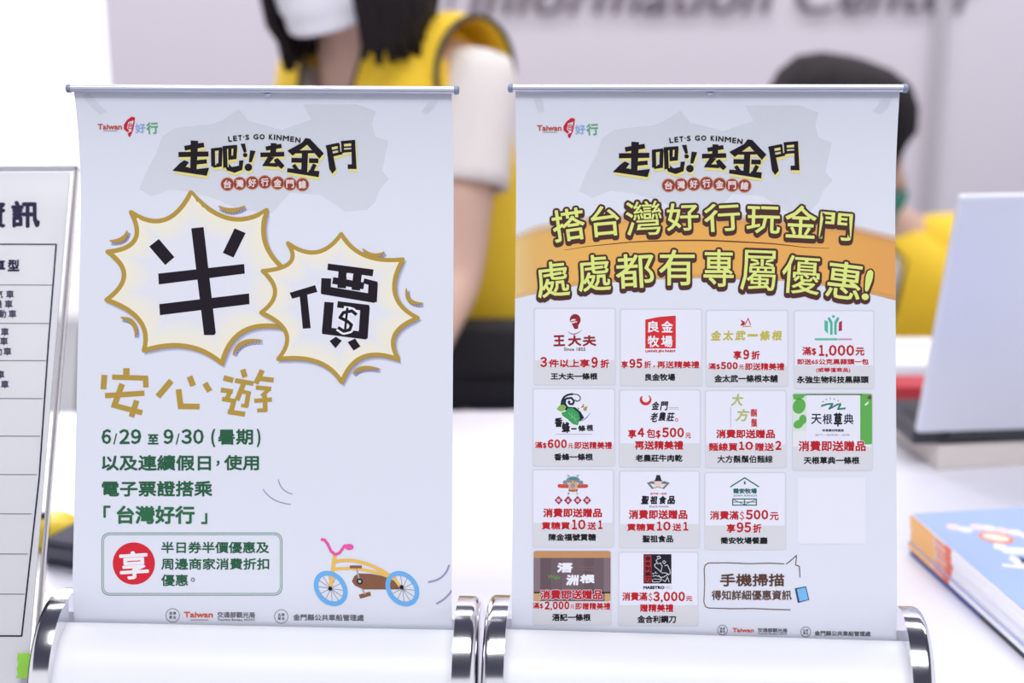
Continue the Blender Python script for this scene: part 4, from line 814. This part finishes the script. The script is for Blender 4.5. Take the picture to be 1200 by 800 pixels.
# ------------------------------------------------------------------ people
def head(parent, C, Rm, mask_mat, hairlen, hair_w=1.0, off=(0, 0, 0)):
    C = Vector(C) - Vector(off)
    N, K = 48, 36; rings = []
    for k in range(K+1):
        ph = math.pi*k/K; z = math.cos(ph); s = math.sin(ph); row = []
        for j in range(N):
            a = 2*math.pi*j/N; x, y = s*math.cos(a), s*math.sin(a)
            w_ = 1 - .32*max(0, -z)**1.4; X = x*.073*w_; Y = y*.092*(1-.12*max(0, -z)); Z = z*.112
            if y < 0:
                fr = math.exp(-((x/.16)**2)); Y -= .018*fr*math.exp(-((z+.14)/.16)**2)*(-y)      # nose
                Y += .007*math.exp(-((abs(x)-.40)/.17)**2)*math.exp(-((z-.05)/.12)**2)            # eye sockets
                Y -= .005*math.exp(-((x/.3)**2))*math.exp(-((z+.48)/.09)**2)                        # lips
                Y -= .004*math.exp(-((x/.35)**2))*math.exp(-((z+.82)/.12)**2)                       # chin
            row.append(C + Rm @ Vector((X, Y, Z)))
        rings.append(row)
    parts = {}
    fb = obj('head', loft(bmesh.new(), rings), M_skin, parent, smooth='all')
    for sx_ in (-1, 1):
        e = bmesh.new(); bmesh.ops.create_uvsphere(e, u_segments=16, v_segments=10, radius=.0108); e.transform(Matrix.Translation(C) @ Rm.to_4x4() @ Matrix.Translation((sx_*.030, -.0715, .006))); ey = obj('eye', e, M_eyew, fb, smooth='all')
        e = bmesh.new(); bmesh.ops.create_uvsphere(e, u_segments=18, v_segments=14, radius=.0124); bmesh.ops.bisect_plane(e, geom=e.verts[:]+e.edges[:]+e.faces[:], plane_co=(0, 0, .0045), plane_no=(0, .25, -1), clear_outer=True); e.transform(Matrix.Translation(C) @ Rm.to_4x4() @ Matrix.Translation((sx_*.030, -.0712, .006))); obj('eyelid', e, M_skin, fb, smooth='all')
        e = bmesh.new(); bmesh.ops.create_uvsphere(e, u_segments=12, v_segments=8, radius=.0058); e.transform(Matrix.Translation(C) @ Rm.to_4x4() @ Matrix.Translation((sx_*.030, -.0786, .0045))); obj('iris', e, M_iris, fb, smooth='all')
        tb_ = tube(bmesh.new(), [C + Rm @ Vector((sx_*x, y, z)) for x, y, z in ((.016, -.086, .026), (.030, -.084, .030), (.046, -.074, .026))], [.0018, .0028, .0014], 8); obj('eyebrow', tb_, M_hair, fb, smooth='all')
        er = bmesh.new(); bmesh.ops.create_uvsphere(er, u_segments=14, v_segments=10, radius=1); er.transform(Matrix.Translation(C) @ Rm.to_4x4() @ Matrix.Translation((sx_*.075, .008, -.006)) @ Matrix.Diagonal((.008, .017, .030, 1))); obj('ear', er, M_skin, fb, smooth='all')
    # mask: pleated shell over nose to chin
    mr = []
    for k in range(15):
        u = k/14; z = -.02 - .095*u; row = []
        for j in range(21):
            a = math.radians(-90 + (j-10)*7.6); rr = 1 - .22*max(0, u-.45)/.55
            X = .079*math.cos(a)*rr; Y = .094*math.sin(a)*(1-.1*u) - .019*math.exp(-((j-10)/4.5)**2)*(1-.65*u) - .0012*(k % 4)
            row.append(C + Rm @ Vector((X, Y, z - .012*math.cos((j-10)/10*math.pi/2)*u)))
        mr.append(row)
    mk = obj('face_mask', loft(bmesh.new(), mr, closed=False), mask_mat, parent, smooth='all'); sd = mk.modifiers.new('t', 'SOLIDIFY'); sd.thickness = .0015
    for sx_ in (-1, 1):
        for zz in (-.028, -.085): obj('ear_loop', tube(bmesh.new(), [C + Rm @ Vector((sx_*.075, -.02, zz)), C + Rm @ Vector((sx_*.080, .0, zz*.6)), C + Rm @ Vector((sx_*.080, .014, -.008))], .001, 6), mask_mat, mk)
    # hair: open shell with strands
    hr = []; lv = [(.134, .012, 40), (.130, .045, 40), (.117, .074, 42), (.092, .091, 44), (.060, .0985, 46), (.045, .100, 50), (.02, .101, 62), (-.02, .102, 70), (-.06, .101, 74)]
    zz = -.06; k = 0
    while zz > -hairlen: zz -= .02; k += 1; lv.append((zz, .101 - .0012*k - (.008 if zz - .02 <= -hairlen else 0), 76))
    NS = 120
    for q, (z, r, gap) in enumerate(lv):
        g = math.radians(gap)/2 if q > 4 else .0001; row = []
        for j in range(NS+1):
            a = -math.pi/2 + g + (2*math.pi - 2*g)*j/NS
            st = 1 + .018*math.sin(j*2.1 + math.sin(j*.7)*2)*min(1, q/5) + .01*math.sin(j*.55+q*.3)
            bell = 1 + .06*max(0, -z)/.12
            row.append(C + Rm @ Vector((r*.92*hair_w*math.cos(a)*st*bell, r*1.05*math.sin(a)*st + .006, z + (.010*math.sin(j*1.3) if q == len(lv)-1 else 0))))
        hr.append(row)
    hb_ = bmesh.new(); loft(hb_, hr, closed=False); hb_.faces.new([v for v in hb_.verts[:NS+1]])
    ho = obj('hair', hb_, M_hair, parent, smooth='all'); sd = ho.modifiers.new('t', 'SOLIDIFY'); sd.thickness = .012; sd.offset = -1
    return fb
def ring_pts(c, rx, ry, rot, g0=0, g1=360, n=40, closed=True, tilt=(0, 0)):
    out = []
    for j in range(n if closed else n+1):
        a = math.radians(g0 + (g1-g0)*j/n); x = rx*math.copysign(abs(math.cos(a))**.85, math.cos(a)); y = ry*math.copysign(abs(math.sin(a))**.85, math.sin(a))
        X = x*math.cos(rot) - y*math.sin(rot); Y = x*math.sin(rot) + y*math.cos(rot)
        out.append(Vector((c[0]+X, c[1]+Y, c[2] + tilt[0]*X + tilt[1]*Y)))
    return out
def hand(nodes, edges, wrist, k, dirv, up=Vector((0, 0, 1)), mirror=1):
    d = Vector(dirv).normalized(); s = d.cross(up).normalized()*mirror; W0 = Vector(wrist); pm = W0 + d*.045
    nodes[k+'palm'] = (pm, (.026, .013)); edges.append((k, k+'palm'))
    for i, (o_, L) in enumerate(((-.027, .058), (-.010, .068), (.008, .064), (.025, .052))):
        b = pm + d*.036 + s*o_; nodes[f'{k}b{i}'] = (b, .0088); edges.append((k+'palm', f'{k}b{i}'))
        nodes[f'{k}m{i}'] = (b + d*L*.5 + up*.005, .0080); nodes[f'{k}e{i}'] = (b + d*L - up*.004, .0062); edges += [(f'{k}b{i}', f'{k}m{i}'), (f'{k}m{i}', f'{k}e{i}')]
    tb_ = W0 + d*.028 - s*.030; nodes[k+'t0'] = (tb_, .0105); nodes[k+'t1'] = (tb_ + d*.026 - s*.018, .009); nodes[k+'t2'] = (tb_ + d*.05 - s*.022, .0072); edges += [(k+'palm', k+'t0'), (k+'t0', k+'t1'), (k+'t1', k+'t2')]

# --- woman leaning on the table, left
base = Vector((-.10, 1.72, 0))
wo = thing('person', 'person in yellow vest over white shirt with black bob hair, leaning on the table', 'person', base)
sL = Vector((-.046, 1.565, 1.058)); sR = Vector((-.205, 1.74, 1.055)); neck = Vector((-.178, 1.60, 1.10)); hd = Vector((-.192, 1.55, 1.242))
eL = Vector((-.064, 1.49, .835)); wL = Vector((-.106, 1.27, .766)); eR = Vector((-.33, 1.58, .85)); wR = Vector((-.30, 1.30, .772))
pel = Vector((-.085, 1.76, .70)); ch = Vector((-.145, 1.67, .95))
nd = {'pel': (pel, (.10, .085)), 'mid': (Vector((-.12, 1.70, .83)), (.095, .075)), 'ch': (ch, (.10, .075)), 'nb': (Vector((-.155, 1.64, 1.07)), .055), 'neck': (Vector((-.178, 1.60, 1.13)), .043), 'hb': (hd + Vector((0, .01, -.02)), .045),
      'sL': (sL, .046), 'eL': (eL, .034), 'fL': ((eL+wL)/2 + Vector((0, .02, .006)), .032), 'wL': (wL, (.024, .020)), 'sR': (sR, .046), 'eR': (eR, .034), 'wR': (wR, (.024, .020)),
      'hL': (pel + Vector((.09, -.02, -.03)), .085), 'kL': (Vector((.03, 1.50, .52)), .055), 'aL': (Vector((.03, 1.62, .12)), .036), 'tL': (Vector((.03, 1.50, .045)), .034),
      'hR': (pel + Vector((-.09, -.02, -.03)), .085), 'kR': (Vector((-.19, 1.48, .52)), .055), 'aR': (Vector((-.19, 1.60, .12)), .036), 'tR': (Vector((-.19, 1.48, .045)), .034)}
ed = [('pel', 'mid'), ('mid', 'ch'), ('ch', 'nb'), ('nb', 'neck'), ('neck', 'hb'), ('nb', 'sL'), ('sL', 'eL'), ('eL', 'fL'), ('fL', 'wL'), ('nb', 'sR'), ('sR', 'eR'), ('eR', 'wR'), ('pel', 'hL'), ('hL', 'kL'), ('kL', 'aL'), ('aL', 'tL'), ('pel', 'hR'), ('hR', 'kR'), ('kR', 'aR'), ('aR', 'tR')]
hand(nd, ed, wL, 'wL', (-.6, -1, -.05), mirror=1); hand(nd, ed, wR, 'wR', (.2, -1, -.05), mirror=-1)
skin('body', nd, ed, M_skin, wo, off=base)
Rh = Euler((math.radians(10), math.radians(-3), math.radians(-26))).to_matrix()
head(wo, hd, Rh, M_mask, .15, 1.0, off=base)
FR = math.radians(-42)
def rel(rs): return [[p - base for p in r] for r in rs]
def torso(rings, gap, name, m, par, basev, sub=1, thick=.004):
    rr = [ring_pts(c, rx, ry, FRz, 270+g/2, 630-g/2, closed=False, tilt=tl) for (c, rx, ry, FRz, tl), g in zip(rings, gap)]
    o = obj(name, loft(bmesh.new(), [[p-basev for p in r] for r in rr], closed=False), m, par, smooth='all')
    sd = o.modifiers.new('t', 'SOLIDIFY'); sd.thickness = thick; sd.offset = 1; ss = o.modifiers.new('s', 'SUBSURF'); ss.levels = 1; ss.render_levels = 1
    return o, rr
R_ = [((-.085, 1.765, .70), .158, .124, FR, (0, .1)), ((-.09, 1.75, .78), .152, .120, FR, (0, .1)), ((-.12, 1.71, .87), .147, .112, FR, (0, .15)), ((-.14, 1.67, .95), .155, .112, FR, (0, .15)), ((-.148, 1.65, 1.03), .158, .102, FR, (0, .1)), ((-.150, 1.64, 1.085), .138, .082, FR, (0, .1)), ((-.160, 1.63, 1.115), .085, .062, FR, (0, .2))]
vest, rr = torso(R_, (6, 6, 8, 14, 24, 36, 60), 'vest', M_vest, wo, base)
for side in (0, -1): obj('vest_piping', tube(bmesh.new(), [r[side]-base for r in rr], .0035, 8), M_pipe, vest, smooth='all')
obj('vest_piping', tube(bmesh.new(), [p*1.0-base + Vector((0, 0, .012)) for p in ring_pts(R_[0][0], .158, .123, FR, closed=True, tilt=(0, .1))], .0035, 8, closed=True), M_pipe, vest, smooth='all')
obj('vest_piping', tube(bmesh.new(), [p*1.0-base + Vector((0, 0, .035)) for p in ring_pts(R_[0][0], .156, .121, FR, closed=True, tilt=(0, .1))], .0035, 8, closed=True), M_pipe, vest, smooth='all')
R2 = [((c[0], c[1], c[2]), rx*.93, ry*.93, f, tl) for c, rx, ry, f, tl in R_]
torso(R2, (1, 1, 1, 1, 16, 50, 96), 'shirt', M_shirt, wo, base)
def sleeve(a, b, r0, r1, basev, par, up=.5):
    a = Vector(a); b = a.lerp(Vector(b), up); d = (b-a)
    nds = {'a': (a - d*.25, r0*.8), 'b': (a, r0), 'c': (a + d*.5, (r0+r1)/2), 'd': (b, r1)}
    u, v = frame_of(a, b); rings = []
    for q, (t_, r) in enumerate(((-.42, r0*.5), (-.36, r0*.9), (-.15, r0*1.08), (.15, r0*1.12), (.55, (r0+r1)/2*1.05), (.85, r1*1.03), (1.0, r1*1.05), (1.0, r1*.9), (.8, r1*.88))):
        rings.append([a + d*t_ + (u*math.cos(k*2*math.pi/24)+v*math.sin(k*2*math.pi/24))*r*(1+.03*math.sin(k*2.3+q)) - basev for k in range(24)])
    return obj('sleeve', loft(bmesh.new(), rings, capa=True), M_shirt, par, smooth='all')
sleeve(sL + Vector((.006, -.006, -.02)), eL, .042, .046, base, wo, .50); sleeve(sR, eR, .046, .047, base, wo, .50)
def armhole(c, d, r, basev, par):
    c = Vector(c); u, v = frame_of(c, c + Vector(d)); P = [c + (u*math.cos(k*2*math.pi/28) + v*math.sin(k*2*math.pi/28))*r - basev for k in range(28)]
    obj('armhole_piping', tube(bmesh.new(), P, .0035, 8, closed=True), M_pipe, par, smooth='all')
# shoulder panels of the vest reaching over the sleeve
def shoulder(sv, side, basev, par):
    side = Vector(side).normalized(); hz = Vector((-side.y, side.x, 0)); rings = []
    for t_, r in ((0, .045), (.35, .062), (.7, .066), (1.0, .063)):
        c = (sv + side*.030).lerp(sv - side*.085 + Vector((0, 0, .006)), 1-t_); rings.append([c + (hz*math.cos(k*2*math.pi/28) + Vector((0, 0, 1))*math.sin(k*2*math.pi/28))*r - basev for k in range(28)])
    o = obj('vest_shoulder', loft(bmesh.new(), rings), M_vest, par, smooth='all'); sd = o.modifiers.new('t', 'SOLIDIFY'); sd.thickness = .003
    obj('vest_piping', tube(bmesh.new(), rings[-1], .0035, 8, closed=True), M_pipe, par, smooth='all')
SX = Vector((.743, -.669, 0)); shoulder(sL - SX*.02, SX, base, vest); shoulder(sR + SX*.02, -SX, base, vest)
def trousers(pn, m, par, basev):
    return skin('trousers', {'pel': (pn['pel'][0] + Vector((0, 0, -.01)), (.135, .11)), 'w': (pn['mid'][0] + Vector((0, 0, -.07)), (.115, .095)), 'hL': (pn['hL'][0], .098), 'kL': (pn['kL'][0], .070), 'aL': (pn['aL'][0] + Vector((0, 0, .02)), .052), 'hR': (pn['hR'][0], .098), 'kR': (pn['kR'][0], .070), 'aR': (pn['aR'][0] + Vector((0, 0, .02)), .052)},
        [('pel', 'w'), ('pel', 'hL'), ('hL', 'kL'), ('kL', 'aL'), ('pel', 'hR'), ('hR', 'kR'), ('kR', 'aR')], m, par, off=basev)
trousers(nd, M_jean, wo, base)
for s_ in ('L', 'R'):
    a_ = nd['a'+s_][0] - base; obj('shoe', nb(a_.x-.045, a_.x+.045, a_.y-.20, a_.y+.05, .0, .085, bev=.03), M_black, wo, smooth=True)
# black shoulder bag at her hip
t = thing('shoulder_bag', 'black fabric bag hanging at the hip of the leaning person', 'bag', (-.02, 1.57, .665))
obj('body', nb(-.13, .10, -.04, .045, 0, .105, bev=.03), M_bag, t, smooth=True); obj('flap', nb(-.125, .095, -.05, -.035, .05, .108, bev=.006), M_bag, t, smooth=True)
# stool
t = thing('stool', 'dark seat carrying the person in the yellow vest behind the table', 'stool', (-.10, 1.80, 0))
bm = bmesh.new(); loft(bm, [[(r*math.cos(a*2*math.pi/28), r*math.sin(a*2*math.pi/28), zz) for a in range(28)] for r, zz in ((.16, .53), (.175, .54), (.175, .57), (.16, .58))], capa=True, capb=True); obj('seat', bm, M_bag, t, smooth=True)
for k in range(4): a = math.pi/4 + k*math.pi/2; obj('leg', tube(bmesh.new(), [(.09*math.cos(a), .09*math.sin(a), .53), (.19*math.cos(a), .19*math.sin(a), 0)], .012, 10), M_tleg, t, smooth=True)

# --- second person, seated, right
base2 = Vector((.47, 1.93, 0))
w2 = thing('person', 'seated person with bowed black hair and green mask behind the right banner', 'person', base2)
hd2 = Vector((.436, 1.86, .928))
s2L = Vector((.655, 1.90, .775)); s2R = Vector((.355, 1.90, .775)); e2L = Vector((.69, 1.76, .60)); w2L = Vector((.57, 1.66, .60)); e2R = Vector((.32, 1.74, .60)); w2R = Vector((.42, 1.66, .60)); p2 = Vector((.49, 1.98, .50))
n2 = {'pel': (p2, (.12, .10)), 'mid': (Vector((.495, 1.96, .63)), (.105, .08)), 'ch': (Vector((.50, 1.93, .73)), (.11, .08)), 'nb': (Vector((.475, 1.915, .81)), .055), 'neck': (Vector((.450, 1.885, .855)), .043), 'hb': (hd2 + Vector((0, .01, -.02)), .045),
      'sL': (s2L, .046), 'eL': (e2L, .034), 'wL': (w2L, (.024, .02)), 'sR': (s2R, .046), 'eR': (e2R, .034), 'wR': (w2R, (.024, .02)),
      'hL': (p2 + Vector((.09, -.03, -.01)), .09), 'kL': (p2 + Vector((.10, -.34, .0)), .058), 'aL': (p2 + Vector((.10, -.30, -.41)), .036), 'tL': (p2 + Vector((.10, -.40, -.455)), .034),
      'hR': (p2 + Vector((-.09, -.03, -.01)), .09), 'kR': (p2 + Vector((-.10, -.34, .0)), .058), 'aR': (p2 + Vector((-.10, -.30, -.41)), .036), 'tR': (p2 + Vector((-.10, -.40, -.455)), .034)}
e2 = [('pel', 'mid'), ('mid', 'ch'), ('ch', 'nb'), ('nb', 'neck'), ('neck', 'hb'), ('nb', 'sL'), ('sL', 'eL'), ('eL', 'wL'), ('nb', 'sR'), ('sR', 'eR'), ('eR', 'wR'), ('pel', 'hL'), ('hL', 'kL'), ('kL', 'aL'), ('aL', 'tL'), ('pel', 'hR'), ('hR', 'kR'), ('kR', 'aR'), ('aR', 'tR')]
hand(n2, e2, w2L, 'wL', (-.2, -1, -.05)); hand(n2, e2, w2R, 'wR', (.2, -1, -.05), mirror=-1)
skin('body', n2, e2, M_skin, w2, off=base2)
Rh2 = Euler((math.radians(14), 0, math.radians(74))).to_matrix()
head(w2, hd2, Rh2, M_gmask, .08, 1.0, off=base2)
F2 = math.radians(-28)
R3 = [((.50, 1.985, .48), .165, .13, F2, (0, 0)), ((.50, 1.97, .58), .165, .115, F2, (0, .05)), ((.503, 1.95, .68), .17, .112, F2, (0, .05)), ((.505, 1.93, .75), .172, .108, F2, (0, .1)), ((.50, 1.925, .80), .155, .085, F2, (0, .1)), ((.475, 1.91, .835), .085, .065, F2, (0, .2))]
v2, rr2 = torso(R3, (44, 42, 40, 42, 56, 84), 'vest', M_vest, w2, base2)
for side in (0, -1): obj('vest_piping', tube(bmesh.new(), [r[side]-base2 for r in rr2], .0035, 8), M_pipe, v2, smooth='all')
torso([(c, rx*.93, ry*.93, f, tl) for c, rx, ry, f, tl in R3], (1, 1, 1, 1, 14, 50), 'shirt', M_shirt, w2, base2)
sleeve(s2L, e2L, .056, .050, base2, w2, .55); sleeve(s2R, e2R, .056, .050, base2, w2, .55)
shoulder(s2L + Vector((-.02, 0, 0)), (1, 0, 0), base2, v2); shoulder(s2R + Vector((.02, 0, 0)), (-1, 0, 0), base2, v2)
trousers(n2, M_bag, w2, base2)
for s_ in ('L', 'R'):
    a_ = n2['a'+s_][0] - base2; obj('shoe', nb(a_.x-.045, a_.x+.045, a_.y-.18, a_.y+.06, 0, .085, bev=.03), M_black, w2, smooth=True)
def chair(loc, rz, label, hb_=.92, bw=.21):
    t = thing('office_chair', label, 'chair', loc, rz, 'black chairs behind the table')
    obj('seat', nb(-.22, .22, -.22, .22, .39, .45, bev=.025), M_bag, t, smooth=True)
    bm = nb(-bw, bw, .20, .25, .49, hb_, bev=.022)
    for v in bm.verts:
        if v.co.z > hb_-.06: v.co.x *= .86
    obj('backrest', bm, M_bag, t, smooth=True)
    for x in (-.12, .12): obj('back_bracket', tube(bmesh.new(), [(x, .18, .40), (x, .25, .43), (x, .24, .60)], .01, 8), M_tleg, t, smooth=True)
    for x in (-.19, .19):
        for y in (-.19, .19): obj('leg', tube(bmesh.new(), [(x*.9, y*.9, .40), (x, y, 0)], .011, 8), M_tleg, t, smooth=True)
    return t
chair((-.43, 2.05, 0), math.radians(176), 'black chair standing behind the table at the left edge of the left banner', .715, .175)
chair((.465, 2.0, 0), math.radians(-2), 'black chair under the seated person with the green mask', .80, .17)
print('TRIS', sum(len(o.data.loop_triangles) if not o.data.calc_loop_triangles() else 0 for o in D.objects if o.type == 'MESH'))
